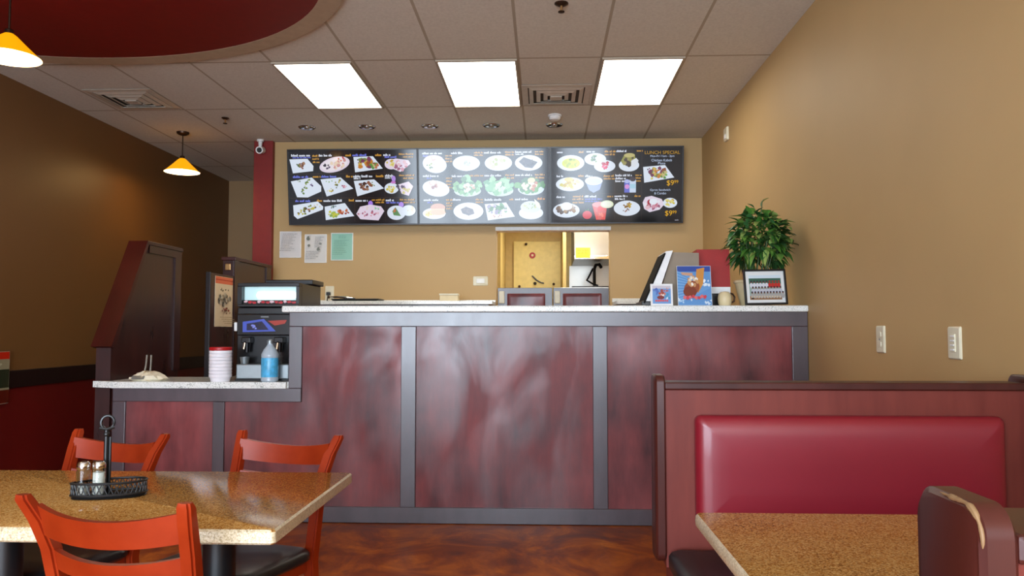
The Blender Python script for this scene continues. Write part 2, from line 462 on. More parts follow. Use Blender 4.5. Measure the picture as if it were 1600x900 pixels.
# red oval ceiling feature with its tan rim
def oval(a, b, n=96):
    pts = []
    for i in range(n):
        t = 2*math.pi*i/n
        pts.append((max(-3.08 + a*math.cos(t), XL+.002), 4.03 + b*math.sin(t)))
    return pts
struct('trim_5', B().prism(oval(1.86, 1.45), 'z', CE-.012, CE-.0005), M['soffit_red'])
ob_, ib_ = oval(1.99, 1.58), oval(1.86, 1.45)
bb = B(); n_ = len(ob_)
lo = [[(*ob_[i], CE-.0005), (*ob_[i], CE-.02), (*ib_[i], CE-.0135), (*ib_[i], CE-.0005)] for i in range(n_)]
bb.loft(lo, closed=True)
struct('trim_6', bb, M['soffit_trim'])
# kitchen behind the doorway
KX0, KX1, KY = -1.3, 2.3, 10.6
struct('wall_kitchen_back', B().box(KX0, KX1, KY, KY+.1, 0, 2.8), M['wall_kitchen'], smooth=0)
struct('wall_kitchen_left', B().box(KX0-.1, KX0, YB+.13, KY, 0, 2.8), M['wall_kitchen'], smooth=0)
struct('wall_kitchen_right', B().box(KX1, KX1+.1, YB+.13, KY, 0, 2.8), M['wall_kitchen'], smooth=0)
struct('wall_kitchen_front', B().box(XR, KX1+.1, YB+.03, YB+.13, 0, 2.8), M['wall_kitchen'], smooth=0)
struct('ceiling_kitchen', B().box(KX0-.1, KX1+.1, YB+.13, KY+.1, 2.8, 2.9), M['white_paint'], smooth=0)
struct('wall_kitchen_pier', B().box(.235, .275, KY-.9, KY, 0, 2.8), M['wall_kitchen'], smooth=0)
struct('wall_kitchen_jamb', B().box(-.66, -.52, KY-1.2, KY, 0, 2.8), M['wall_kitchen'], smooth=0)
# swinging half doors in the doorway
def half_door(name, x0, x1):
    d = struct(name, B().box(x0, x1, 8.17, 8.205, .3, 1.645, .004), M['counter_frame'])
    for za, zb in ((.4, .95), (1.05, 1.585)):
        p = B(); p.pad(lambda u, v, h: (u, 8.17-h, v), x0+.1, x1-.075, za, zb, .006, [(0, 0), (.012, .009), (.03, .004), (.04, .004)], n=1)
        p.build('panel', M['counter_panel'], d)
    B().box(x0+.012, x0+.072, 8.155, 8.17, 1.48, 1.61, .007).build('hinge', M['ivory'], d)  # ivory block stands for a white highlight on the door
    return d
half_door('door_1', OX0+.008, .088); half_door('door_2', .096, OX1-.008)

# ================================================================== CEILING FIXTURES
def troffer(cx, label):
    t = thing('ceiling_light', label, 'ceiling light', (cx, 6.255, CE), 'flush ceiling light panels')
    f = B(); x0, x1, y0, y1 = cx-.3, cx+.3, 5.652, 6.858
    f.box(x0, x1, y0, y0+.022, CE-.014, CE); f.box(x0, x1, y1-.022, y1, CE-.014, CE)
    f.box(x0, x0+.016, y0+.022, y1-.022, CE-.014, CE); f.box(x1-.016, x1, y0+.022, y1-.022, CE-.014, CE)
    f.build('frame', M['tile_grid'], t, smooth=0)
    B().box(x0+.016, x1-.016, y0+.022, y1-.022, CE-.010, CE-.001).build('diffuser', M['diffuser'], t, smooth=0)
troffer(-1.72, 'glowing white ceiling light panel nearest the red oval')
troffer(-.495, 'glowing white ceiling light panel in the middle of the row of three')
troffer(.73, 'glowing white ceiling light panel nearest the right wall')

def vent(cx, cy, label):
    t = thing('ceiling_vent', label, 'air vent', (cx, cy, CE), 'square ceiling vents')
    B().box(cx-.28, cx+.28, cy-.28, cy+.28, CE-.004, CE-.0005).build('backing', M['dark_gap'], t, smooth=0)
    for i, (h, z) in enumerate(((.285, .012), (.225, .02), (.165, .026), (.105, .03))):
        f = B(); w = .05 if i == 0 else .034
        o = [(cx-h, cy-h), (cx+h, cy-h), (cx+h, cy+h), (cx-h, cy+h)]; k = h - w
        q = [(cx-k, cy-k), (cx+k, cy-k), (cx+k, cy+k), (cx-k, cy+k)]
        zt = CE-.004
        f.loft([[(*o[j], zt), (*o[j], CE-z*.55), (*q[j], CE-z), (*q[j], CE-z+.005)] for j in range(4)], closed=True)
        f.build('rim' if i == 0 else 'louver', M['vent'], t, smooth=0)
    B().box(cx-.05, cx+.05, cy-.05, cy+.05, CE-.034, CE-.004, .004).build('centre_plate', M['vent'], t)
vent(-3.52, 6.52, 'square ceiling vent over the left side near the brown wall')
vent(.105, 6.55, 'square ceiling vent between the middle and right light panels')

def pendant(x, y, rim, label):
    t = thing('pendant_lamp', label, 'pendant lamp', (x, y, CE), 'amber pendant lamps')
    top = CE - (.0125 if y < 5.4 else .0005)
    B().lathe([(.008, top-.034), (.035, top-.03), (.058, top-.016), (.062, top)], x, y).build('canopy', M['bronze'], t)
    B().cyl((x, y, rim+.15), (x, y, top-.03), .006, n=10).build('rod', M['bronze'], t)
    B().lathe([(.016, rim+.165), (.022, rim+.16), (.026, rim+.125), (.02, rim+.12)], x, y).build('socket', M['bronze'], t)
    s = B(); s.lathe([(.024, rim+.138), (.045, rim+.122), (.1, rim+.066), (.15, rim+.018), (.17, rim)], x, y, caps=False)
    sh = s.build('shade', M['shade_amber'], t)
    s = B(); s.lathe([(.02, rim+.13), (.045, rim+.114), (.1, rim+.06), (.148, rim+.013), (.169, rim)], x, y, caps=False)
    s.build('shade_lining', M['shade_inside'], sh)
    B().ball((x, y, rim+.065), .034).build('bulb', M['bulb'], t)
pendant(-3.62, 7.66, 2.785, 'lit amber pendant lamp hanging farther back beside the left wall')
pendant(-3.06, 4.3, 2.765, 'lit amber pendant lamp hanging under the red oval, top left')

for i, x in enumerate((-2.314, -1.722, -1.105, -.507, .103)):
    o_ = ('leftmost', 'second from the left', 'middle one', 'second from the right', 'rightmost')[i]
    t = thing('recessed_downlight', f'round chrome recessed downlight over the menu screens, {o_} of the five' if i != 2 else 'round chrome recessed downlight over the menu screens, middle of the five', 'downlight', (x, 7.51, CE), 'downlights above the menu screens')
    B().lathe([(.062, CE-.002), (.082, CE-.0005), (.084, CE-.006), (.076, CE-.012), (.064, CE-.010), (.062, CE-.002)], x, 7.51, caps=False).build('trim_ring', M['chrome'], t)
    B().lathe([(.064, CE-.001), (.062, CE-.009), (.045, CE-.003), (.03, CE-.0025)], x, 7.51).build('reflector', M['chrome'], t)
    B().lathe([(.03, CE-.003), (.028, CE-.015), (.018, CE-.024), (.004, CE-.027)], x, 7.51, n=20).build('lamp', M['steel'], t)

t = thing('smoke_detector', 'white round smoke detector behind the right ceiling vent', 'smoke detector', (.104, 7.18, CE))
B().lathe([(.062, CE-.0005), (.064, CE-.012), (.058, CE-.016)], .104, 7.18).build('base', M['white_plastic'], t)
B().lathe([(.05, CE-.014), (.054, CE-.03), (.044, CE-.044), (.01, CE-.05)], .104, 7.18).build('cover', M['white_plastic'], t)
def sprinkler(x, y, r, label):
    t = thing('fire_sprinkler', label, 'sprinkler', (x, y, CE), 'ceiling fire sprinklers')
    B().lathe([(r, CE-.0005), (r, CE-.006), (r*.6, CE-.016), (r*.3, CE-.018)], x, y, n=24).build('escutcheon', M['bronze'], t)
    B().cyl((x, y, CE-.052), (x, y, CE-.015), .008, n=10).build('stem', M['brass'], t)
    B().lathe([(.002, CE-.058), (.02, CE-.056), (.02, CE-.052), (.004, CE-.05)], x, y, n=16).build('deflector', M['bronze'], t)
sprinkler(.109, 4.684, .042, 'dark bronze fire sprinkler at the top edge, in front of the right light panel')
sprinkler(-2.977, 7.146, .034, 'dark bronze fire sprinkler between the left vent and the red column')

t = thing('security_camera', 'small white security camera at the top of the red column', 'security camera', (-2.95, 8.02, CE))
B().cyl((-2.955, 8.0, CE-.02), (-2.955, 8.0, CE-.0005), .035, n=20).build('mount', M['white_plastic'], t)
B().cyl((-2.955, 8.0, CE-.075), (-2.955, 8.0, CE-.02), .016, .022, n=14).build('bracket', M['white_plastic'], t)
B().cyl((-2.945, 8.03, CE-.105), (-2.94, 7.93, CE-.125), .036, .038, n=20).build('body', M['white_plastic'], t)
B().cyl((-2.94, 7.93, CE-.125), (-2.94, 7.922, CE-.1265), .027, .022, n=20).build('lens', M['black_plastic'], t)

# ================================================================== MENU SCREENS
W_, O_, BL = (232, 238, 252), (214, 158, 60), (120, 130, 235)
PL, PLP, PB = (226, 236, 250), (232, 218, 236), (206, 222, 246)
BG = (13, 11, 14)
BRN = [(110, 66, 50), (140, 84, 60), (70, 44, 40), (160, 120, 90)]
GRN = [(130, 150, 70), (100, 130, 60), (160, 170, 90), (90, 110, 70)]
MIX = [(200, 130, 50), (120, 140, 70), (150, 80, 50), (210, 180, 90), (120, 60, 90)]
SAL = [(90, 150, 70), (130, 180, 90), (60, 120, 60), (200, 190, 130), (190, 120, 80)]
YEL = [(224, 214, 120), (210, 196, 60), (236, 226, 150), (200, 170, 60)]
PNK = [(214, 150, 170), (200, 110, 130), (230, 190, 200), (160, 90, 120)]

def grid(c, xs, ys, x1, y1):
    for x in xs: c.rect(x-3, 70, x+3, y1-25, (46, 32, 24))
    for y in ys: c.rect(70, y-3, x1-40, y+3, (52, 36, 22))

def screen_left():
    c = Canvas(11); box = (62, 62, 1478, 882); c.rect(*box[:2], *box[2:], BG); grid(c, (430, 785, 1125), (322, 592), 1478, 882)
    def t(x0, y, x1, col=W_, h=26): c.words(x0, y, x1, h, col)
    t(95,104,300); t(110,132,312,BL,16); t(330,112,402,O_,22); t(330,146,400,O_,20); t(335,182,402,O_,20)
    c.poly([(75,160),(275,155),(340,235),(335,292),(110,315)], PL); c.food(212,228,48,34,BRN,12); c.food(170,230,20,20,GRN,3)
    t(405,106,548); t(698,106,758,O_)
    c.ell(575,222,172,82,PLP,-14); c.ell(575,218,150,66,(240,232,240),-14); c.food(498,236,48,34,[(70,60,80),(100,84,110),(50,44,60)],9); c.food(620,215,90,48,[(226,200,180),(236,214,190),(210,150,150)],16,-14); c.food(660,160,40,20,[(190,60,70),(110,170,130),(220,120,120)],6)
    t(775,106,938,BL); t(1025,106,1105,O_)
    c.poly([(785,140),(1000,133),(1106,270),(800,310)], PL); c.food(930,215,95,62,MIX,26); c.food(845,185,30,22,[(110,50,80),(150,70,60)],5); c.food(1010,225,40,40,SAL,8)
    t(1115,106,1192); t(1130,132,1252,BL,22); t(1285,102,1442,O_,20); t(1332,132,1442,O_,20)
    c.ell(1200,222,72,58,PLP); c.poly([(1150,190),(1250,160),(1390,180),(1415,220),(1300,310),(1220,275)], PLP); c.food(1195,220,46,36,YEL,10); c.food(1300,235,70,50,PNK+[(240,236,246)],16)
    t(110,342,272,BL); t(332,340,410,O_)
    c.poly([(85,405),(320,363),(422,462),(420,520),(270,585),(150,582)], PL); c.food(250,465,95,26,GRN,16,-62); c.food(325,440,26,20,[(90,70,110),(120,100,140)],5); c.food(185,400,28,14,GRN,5)
    t(425,340,582,BL); t(700,340,768,O_)
    c.poly([(415,385),(640,365),(776,490),(480,576)], PL); c.food(575,460,95,24,[(150,140,60),(190,180,50),(90,100,50)],16,-48); c.food(515,520,28,18,YEL,6); c.food(665,465,32,22,PNK,7); c.food(510,410,40,16,SAL,5)
    t(780,340,988); t(785,366,858,W_,22); t(1030,340,1108,O_)
    c.poly([(785,405),(1010,390),(1116,490),(820,576)], PL); c.food(925,460,72,44,BRN,16); c.food(1000,440,30,20,GRN,4)
    t(1130,336,1212); t(1130,362,1202,W_,20); t(1285,336,1452,O_,20); t(1330,368,1452,O_,20)
    c.ell(1200,490,78,60,PL); c.food(1200,495,50,34,YEL,12); c.poly([(1270,450),(1390,415),(1440,470),(1390,575),(1310,550)], PLP); c.food(1300,480,44,40,[(90,60,100),(130,100,140),(60,50,70)],9); c.food(1360,520,46,36,[(190,180,80),(210,200,120)],9); c.ell(1225,385,22,34,(180,140,230)); c.ell(1220,425,28,14,(200,120,200))
    t(130,610,292,BL); t(370,608,428,O_)
    c.poly([(105,672),(380,630),(440,690),(435,722),(150,826),(110,790)], PL); c.food(255,725,110,34,[(120,130,50),(90,70,40),(160,100,60),(190,180,60)],20,-24); c.food(365,685,40,20,[(220,200,170)],4)
    t(445,610,645); t(725,606,782,O_)
    c.poly([(455,690),(680,650),(782,796),(465,840)], PL); c.food(560,770,70,40,[(200,200,60),(170,190,60),(140,170,80)],14); c.food(670,750,66,34,[(190,90,40),(160,60,40),(210,120,60)],14); c.food(545,700,50,20,[(80,100,110),(110,140,90)],6)
    t(800,610,928); t(980,606,1120,O_,20); t(1020,634,1120,O_,20); c.ell(965,660,26,34,(170,130,235))
    c.poly([(805,772),(850,692),(960,668),(1080,690),(1116,742),(1050,846),(850,832)], PLP); c.food(940,770,120,28,PNK,18); c.food(920,710,50,20,[(226,210,190)],6); c.food(1050,710,40,22,[(110,190,150),(150,210,170)],6)
    t(1135,608,1222); t(1140,636,1272,BL,22); t(1290,606,1456,O_,20); t(1330,636,1456,O_,20); c.ell(1305,672,28,30,(180,140,240))
    c.ell(1250,762,102,80,PL); c.ell(1385,738,78,60,PL); c.poly([(1205,745),(1240,700),(1300,800),(1220,790)], (90,140,80)); c.food(1235,735,24,24,[(190,90,60),(220,130,70)],5); c.food(1400,720,44,28,[(226,210,170)],6)
    return c, box

def screen_mid():
    c = Canvas(12); box = (48, 54, 1492, 874); c.rect(*box[:2], *box[2:], BG); grid(c, (400, 770, 1112), (325, 590), 1492, 874)
    def t(x0, y, x1, col=W_, h=24): c.words(x0, y, x1, h, col)
    def pr(x, ys, x1=None):
        for y in ys: t(x, y, x1 or x+70, O_, 20)
    t(88,86,300); t(95,118,180,BL,18); pr(345,(115,148,178)); c.ell(225,220,135,96,PL,12); c.ell(215,170,105,52,PLP); c.food(180,230,46,30,GRN,7); c.food(225,165,70,28,[(226,214,196),(210,180,170)],9); c.food(255,240,50,30,[(220,214,226)],6)
    t(410,86,535); pr(665,(85,112),760); c.ell(578,212,152,84,PL); c.ell(575,212,122,64,(214,224,232)); 
    for dx, dy in ((-95,-20),(95,-10),(0,60),(-10,-55)): c.ell(578+dx,212+dy,42,26,(240,246,252))
    c.food(578,208,44,34,[(196,204,190),(170,180,170)],8)
    t(775,84,962); pr(1010,(82,112),1105); c.ell(935,212,152,86,PL); c.food(930,215,105,48,[(214,222,180),(190,200,140),(228,232,214)],18)
    t(1122,80,1292); t(1125,108,1210,W_,18); pr(1340,(80,108),1440); c.ell(1270,214,152,86,PL); c.poly([(1160,200),(1215,150),(1370,205),(1310,272),(1230,262)], (76,76,86)); c.food(1262,215,80,34,[(60,58,64),(96,92,92)],12)
    t(92,336,270); t(135,364,188,BL,18); pr(350,(362,398,432,465),412); c.ell(238,488,152,88,PL,10); c.food(205,445,48,40,[(190,140,120),(150,90,80),(214,180,170)],10); c.ell(205,420,34,26,(220,200,190))
    t(415,340,578); t(612,338,768,O_,20); c.ell(590,520,150,60,(196,214,206)); c.food(590,465,150,84,[(90,150,90),(120,176,110),(150,200,150),(80,130,80)],44); c.food(600,480,70,46,[(226,220,200),(200,160,130),(240,240,236)],14)
    t(780,336,972); pr(1010,(334,368),1108); c.ell(955,520,145,60,(196,214,206)); c.food(950,460,150,80,[(96,160,110),(130,190,140),(160,206,160)],44); c.food(955,475,60,44,[(206,214,196),(230,236,226)],12)
    t(1122,334,1302); pr(1340,(334,366),1440); c.ell(1295,500,145,70,PB); c.food(1295,465,145,78,[(60,130,50),(90,160,60),(40,100,40)],40); c.food(1290,470,90,44,[(220,190,140),(190,110,70),(236,226,190)],20); c.ell(1300,405,42,28,(226,220,160))
    t(98,602,275); t(140,632,188,BL,18); pr(350,(605,640,668,700),414); c.ell(215,765,130,62,PL); c.food(170,765,60,36,YEL,9); c.ell(258,700,84,46,(206,150,120)); c.rect(180,712,336,742,(214,190,150)); c.ell(258,755,86,30,(220,180,140))
    t(420,600,518); pr(680,(602,632),762); c.ell(598,742,168,96,PL); c.ell(598,742,130,70,(238,244,252)); c.poly([(510,720),(570,690),(650,720),(665,770),(600,792),(530,765)], (92,86,92)); c.food(588,742,56,28,[(80,74,80),(112,100,100)],9)
    t(780,604,960); pr(1055,(604,),1105); c.poly([(780,665),(1020,648),(1115,805),(815,845)], PL); c.food(930,720,120,52,[(90,150,90),(200,190,210),(150,140,170),(70,120,60)],34); c.food(900,790,70,18,[(170,80,50),(200,120,60)],8)
    t(1118,600,1258); t(1365,596,1440,(230,150,40),24); c.ell(1295,765,135,70,PL); c.ell(1290,700,112,66,PB); c.ell(1290,690,96,46,(200,214,210)); c.food(1280,692,70,28,[(150,170,110),(190,190,120)],12); c.poly([(1330,610),(1390,660),(1400,720),(1350,690)], (236,236,200))
    return c, box

def screen_right():
    c = Canvas(13); box = (18, 42, 1470, 880); c.rect(*box[:2], *box[2:], BG); grid(c, (385, 725, 1022), (325, 556), 1030, 880)
    def t(x0, y, x1, col=W_, h=24): c.words(x0, y, x1, h, col)
    t(85,76,145); t(325,76,385,O_); c.ell(236,210,152,88,PL); c.ell(240,214,100,58,(214,220,30)); c.food(240,212,84,44,[(196,206,30),(226,230,60),(170,190,40)],14); c.ell(235,172,20,10,(110,140,40))
    t(412,72,510); t(610,72,722,O_); t(612,106,722,O_,22); c.ell(508,170,120,68,PL); c.food(510,168,50,36,[(90,130,60),(130,160,80),(60,90,50)],12); c.ell(612,248,118,68,PL); c.food(612,240,46,36,[(220,30,80),(240,70,120),(190,20,60)],12)
    t(740,70,842); t(965,68,1028,O_,22); c.ell(880,240,112,70,PL); c.poly([(790,195),(830,120),(940,118),(955,180),(930,230),(820,240)], (150,150,70)); c.food(870,190,64,50,[(70,60,50),(110,100,60),(160,150,90)],14); c.ell(885,130,60,24,(196,186,120)); c.poly([(905,190),(960,160),(985,190),(950,260),(905,260)], (226,232,240))
    t(80,345,148); t(318,342,380,O_); c.ell(228,448,156,78,PL); c.food(225,440,110,46,YEL,26); c.ell(215,395,50,24,(226,206,120))
    t(395,345,475); t(600,345,712,O_); t(602,376,712,O_,22); c.poly([(395,410),(590,410),(560,510),(490,546),(440,515)], (150,166,214)); c.ell(492,412,98,48,PL); c.ell(492,418,80,34,(206,220,246))
    t(730,340,910); t(730,374,842); t(730,404,860); t(952,340,1012,O_,20); t(955,372,1010,O_,20); t(955,404,1010,O_,20)
    c.rect(830,420,888,546,(100,110,210)); c.ell(860,420,28,22,(180,190,240)); c.ell(860,480,26,26,(220,150,220)); c.rect(888,400,958,546,PB); c.ell(923,396,34,26,(60,50,60)); c.rect(892,450,954,500,(170,214,236))
    t(78,578,165); t(262,572,372,O_); t(255,604,372,O_,22); t(258,640,378,O_,24); c.ell(188,742,148,82,PL); c.food(188,735,104,50,[(110,74,30),(140,96,36),(80,54,24),(160,120,50)],30); c.ell(190,695,66,44,(236,242,252))
    t(390,574,520); t(395,606,580,BL,18); t(395,632,545,BL,16); t(640,574,705,O_); c.poly([(475,680),(640,680),(620,850),(520,850)], (236,80,70)); c.ell(558,680,84,32,(226,150,150)); c.food(560,780,56,56,[(240,60,50),(226,100,90),(250,130,110)],14); c.ell(420,795,52,46,(226,70,80)); c.food(430,740,30,16,[(80,130,60)],4); c.ell(640,676,72,44,(226,236,200)); c.ell(640,676,56,32,(240,244,226))
    t(722,572,860); t(725,606,825,W_,22); t(942,572,1005,O_); c.ell(860,722,146,86,PL); c.food(862,690,44,34,[(176,140,40),(206,176,60),(140,100,30)],12); c.food(850,745,36,18,[(110,60,30),(150,90,50)],6)
    c.text('LUNCH SPECIAL', 1245, 102, 36, (196,150,40), width=385)
    c.text('Mon-Fri 11am - 2pm', 1245, 145, 30, (206,222,250), width=262); c.text('Chicken Kabob', 1238, 188, 28, (206,222,250), width=224); c.text('Plate', 1238, 222, 24, (206,222,250), width=80)
    c.poly([(1035,262),(1275,242),(1378,382),(1048,438)], PL); c.food(1195,325,100,54,MIX,26); c.food(1110,300,36,22,[(120,60,90),(90,50,70)],5); c.food(1270,345,50,40,SAL,9); c.food(1120,380,30,20,YEL,5)
    c.text('$9', 1335, 445, 66, (234,176,10)); c.text('99', 1400, 428, 34, (234,176,10))
    c.text('Gyros Sandwich', 1225, 522, 30, (206,222,250), width=222); c.text('& Combo', 1225, 556, 26, (206,222,250), width=130)
    c.poly([(1032,660),(1060,600),(1130,585),(1240,620),(1275,680),(1220,740),(1110,768),(1050,730)], PLP); c.food(1140,675,86,56,PNK+[(170,40,60),(236,236,246)],26); c.ell(1150,650,44,34,(236,242,252)); c.ell(1335,665,78,56,PL); c.food(1330,660,52,36,YEL,14)
    c.text('$9', 1320, 784, 66, (234,176,10)); c.text('99', 1384, 768, 34, (234,176,10))
    t(1390,850,1430,(170,170,180),14)
    return c, box

TILT = R(8); SW, SH = 1.347, .776
up = Vector((0, -math.sin(TILT), math.cos(TILT))); nv = Vector((0, -math.cos(TILT), -math.sin(TILT)))
for i, (fn, lab) in enumerate(((screen_left, 'wide black menu screen at the left, above the wall notices, showing twelve dishes'),
                               (screen_mid, 'wide black menu screen in the middle with salads, washed out by reflected light'),
                               (screen_right, 'wide black menu screen at the right headed LUNCH SPECIAL in gold'))):
    x0 = -2.632 + i*(SW+.001); base = Vector((x0, 7.985, 2.288))
    t = thing('menu_screen', lab, 'menu screen', tuple(base), 'menu screens above the counter')
    b = B()
    def slab(b, u0, u1, v0, v1, h0, h1):
        b.loft([[base + Vector((u, 0, 0)) + up*v + nv*h for u, v in ((u0,v0),(u1,v0),(u1,v1),(u0,v1))] for h in (h0, h1)])
    slab(b, 0, SW-.002, 0, SH, -.045, -.002)
    b.build('housing', M['black_plastic'], t, smooth=0)
    f = B()
    for q in ((0,SW-.002,0,.012),(0,SW-.002,SH-.012,SH),(0,.01,.012,SH-.012),(SW-.012,SW-.002,.012,SH-.012)): slab(f, *q, -.004, .006)
    f.build('bezel', M['black_plastic'], t, smooth=0)
    c, box = fn()
    c.build('display', M['screen'], t, box, base + Vector((.01, 0, 0)) + up*.012 + nv*(-.0015), (SW-.022, 0, 0), up*(SH-.024), step=.00002)
    m_ = B(); m_.box(x0+.5, x0+.85, 8.02, YB-.001, 2.45, 2.75); m_.build('wall_bracket', M['black_metal'], t, smooth=0)

# ================================================================== BACK WALL ITEMS
def notice(x0, x1, z0, z1, col, lab, seed, marks):
    t = thing('wall_notice', lab, 'notice', ((x0+x1)/2, YB, z0), 'paper notices on the back wall')
    B().box(x0, x1, YB-.012, YB, z0, z1, .002).build('frame', M['white_plastic'], t)
    c = Canvas(seed); c.rect(0, 0, 100, 130, col)
    for kind, *a in marks:
        if kind == 'w': c.words(*a)
        else: c.blob(*a)
    c.build('sheet', M['print'], t, (0, 0, 100, 130), (x0+.008, YB-.0121, z0+.008), (x1-x0-.016, 0, 0), (0, 0, z1-z0-.016))
G1 = (150, 150, 152)
notice(-2.772, -2.543, 1.962, 2.24, (214, 212, 212), 'white paper notice beside the red column', 3,
       [('w', 12, 8+y*9, 86-(y*17) % 30, 4, G1) for y in range(11)])
notice(-2.506, -2.272, 1.908, 2.208, (216, 214, 210), 'white paper notice with dark stamps, hung lowest, middle of the three', 4,
       [('w', 48, 8+y*8, 90-(y*13) % 22, 4, G1) for y in range(7)] + [('b', 18, 18, 10, (110,116,104)), ('b', 22, 52, 7, (120,124,116)), ('b', 68, 70, 9, (120,126,118)), ('b', 78, 44, 6, (140,142,136))] + [('w', 10, 78+y*9, 80-(y*11) % 24, 4, G1) for y in range(5)])
notice(-2.228, -1.994, 1.932, 2.222, (150, 202, 182), 'pale green paper notice under the left menu screen', 5,
       [('w', 34, 10+y*9, 70, 4, (110,160,142)) for y in range(2)] + [('w', 14, 32+y*9, 86-(y*19) % 26, 4, (122,172,154)) for y in range(9)])

t = thing('light_switch', 'ivory switch plate on the back wall left of the kitchen doorway', 'light switch', (-.657, YB, 1.714))
B().pad(lambda u, v, h: (u, YB-h, v), -.735, -.58, 1.665, 1.763, .012, [(0, 0), (0, .004), (.004, .008)]).build('plate', M['ivory'], t)
B().box(-.70, -.615, YB-.016, YB-.008, 1.69, 1.738, .003).build('rocker', M['white_plastic'], t)
t = thing('wall_outlet', 'ivory outlet with a black plug behind the drinks machine', 'outlet', (-2.24, YB, 1.57))
B().pad(lambda u, v, h: (u, YB-h, v), -2.285, -2.19, 1.51, 1.665, .008, [(0, 0), (0, .004), (.004, .008)]).build('plate', M['ivory'], t)
B().box(-2.262, -2.222, YB-.05, YB-.008, 1.565, 1.6, .005).build('plug', M['black_plastic'], t)
B().tube([(-2.242, YB-.045, 1.567), (-2.244, YB-.06, 1.53), (-2.25, YB-.05, 1.5), (-2.27, YB-.03, 1.46)], .006).build('cord', M['black_plastic'], t)

# long ledge along the back wall
t = thing('back_counter', 'long pale back counter along the wall left of the kitchen doorway', 'counter', (-1.4, 7.85, 0))
B().box(-2.4, -.5, 7.6, YB-.001, 1.455, 1.49, .004).build('countertop', M['granite_white'], t)
B().box(-2.36, -.54, 7.66, YB-.02, .08, 1.455).build('cabinet', M['counter_frame'], t, smooth=0)
B().box(-2.4, -.5, YB-.02, YB-.001, 1.49, 1.515, .003).build('backsplash', M['granite_white'], t)
B().box(-2.34, -.56, 7.7, YB-.03, 0, .08).build('toe_kick', M['black_trim'], t, smooth=0)
t = thing('back_counter', 'short pale back counter along the wall right of the kitchen doorway', 'counter', (1.15, 7.85, 0))
B().box(.7, XR-.004, 7.6, YB-.001, 1.455, 1.49, .004).build('countertop', M['granite_white'], t)
B().box(.74, XR-.01, 7.66, YB-.02, .08, 1.455).build('cabinet', M['counter_frame'], t, smooth=0)
B().box(.7, XR-.004, YB-.02, YB-.001, 1.49, 1.53, .003).build('backsplash', M['granite_white'], t)
B().box(.76, XR-.03, 7.7, YB-.03, 0, .08).build('toe_kick', M['black_trim'], t, smooth=0)
t = thing('card_box', 'small cream box on the back counter left of the doorway', 'box', (-.93, 7.7, 1.49))
B().box(-1.02, -.84, 7.64, 7.76, 1.49, 1.545, .004).build('body', M['cream'], t)
B().box(-1.024, -.836, 7.636, 7.764, 1.545, 1.562, .003).build('lid', M['ivory'], t)
t = thing('serving_tray', 'dark flat tray on the back counter behind the wrapped cutlery', 'tray', (-1.85, 7.75, 1.49))
tr = B(); tr.pad(lambda u, v, h: (u, v, 1.49+h), -2.1, -1.62, 7.64, 7.95, .03, [(.02, 0), (0, .02), (0, .024), (.006, .024), (.022, .006)]); tr.build('pan', M['black_metal'], t)
t = thing('serving_tongs', 'shiny metal tongs with brown tips lying on the dark tray', 'tongs', (-2.0, 7.68, 1.50))
for s_ in (-1, 1):
    B().tube([(-2.13, 7.70, 1.53), (-2.05, 7.70+.018*s_, 1.534), (-1.95, 7.70+.03*s_, 1.526), (-1.87, 7.70+.012*s_, 1.52)], [.006, .009, .011, .006], n=8).build('arm', M['chrome'], t)
B().ball((-2.13, 7.70, 1.53), .014, n=10).build('hinge', M['bronze'], t)

# ================================================================== KITCHEN ITEMS
t = thing('notice_board', 'pale yellow board on the kitchen wall seen through the doorway', 'board', (-.09, KY, 1.6))
B().box(-.41, .228, KY-.035, KY, 1.62, 2.40, .006).build('panel', M['yellow_board'], t)
B().box(-.41, .228, KY-.075, KY-.035, 1.70, 1.745, .006).build('ledge', M['yellow_board'], t)
for x, z in ((-.24, 2.36), (-.33, 1.79), (.13, 1.82)):
    h = B(); h.cyl((x, KY-.035, z), (x, KY-.06, z), .016, n=12); h.ball((x, KY-.064, z), .018, n=10); h.build('knob', M['bronze'], t)
t = thing('round_magnet', 'round red magnet on the pale yellow kitchen board', 'magnet', (-.155, KY-.035, 2.2))
B().cyl((-.155, KY-.0352, 2.21), (-.155, KY-.05, 2.21), .042, .036, n=24).build('disc', M['red_plastic'], t)
B().cyl((-.155, KY-.05, 2.21), (-.155, KY-.054, 2.21), .016, n=16).build('centre', M['cream'], t)
t = thing('serving_ladle', 'dark ladle hanging slanted on the pale yellow kitchen board', 'ladle', (-.1, KY-.05, 1.85))
B().tube([(-.16, KY-.045, 1.935), (-.10, KY-.045, 1.875), (-.04, KY-.047, 1.84), (0, KY-.05, 1.832)], [.008, .01, .009, .009]).build('handle', M['black_metal'], t)
B().ball((-.12, KY-.058, 1.83), .022, n=12).build('bowl', M['black_metal'], t)
t = thing('exhaust_hood', 'stainless steel exhaust hood in the kitchen, right side of the doorway', 'hood', (.8, 9.9, 2.05))
B().prism([(9.5, 2.06), (10.59, 2.06), (10.59, 2.79), (9.72, 2.79), (9.5, 2.42)], 'x', .37, 1.9).build('canopy', M['steel'], t, smooth=0)
B().box(.365, 1.905, 9.485, 9.5, 2.06, 2.10, .003).build('lip', M['chrome'], t)
t = thing('hood_sign', 'small yellow sign stuck on the steel exhaust hood', 'sign', (.46, 9.49, 2.07))
B().box(.385, .56, 9.478, 9.4845, 2.075, 2.2, .002).build('plate', M['yellow_sign'], t)
c = Canvas(21); c.rect(0, 0, 100, 70, (226, 206, 40)); c.words(10, 10, 90, 12, (120, 110, 30)); c.words(10, 30, 80, 10, (140, 126, 40)); c.words(14, 48, 86, 8, (140, 126, 40))
c.build('print', M['print'], t, (0, 0, 100, 70), (.388, 9.4779, 2.078), (.169, 0, 0), (0, 0, .119))
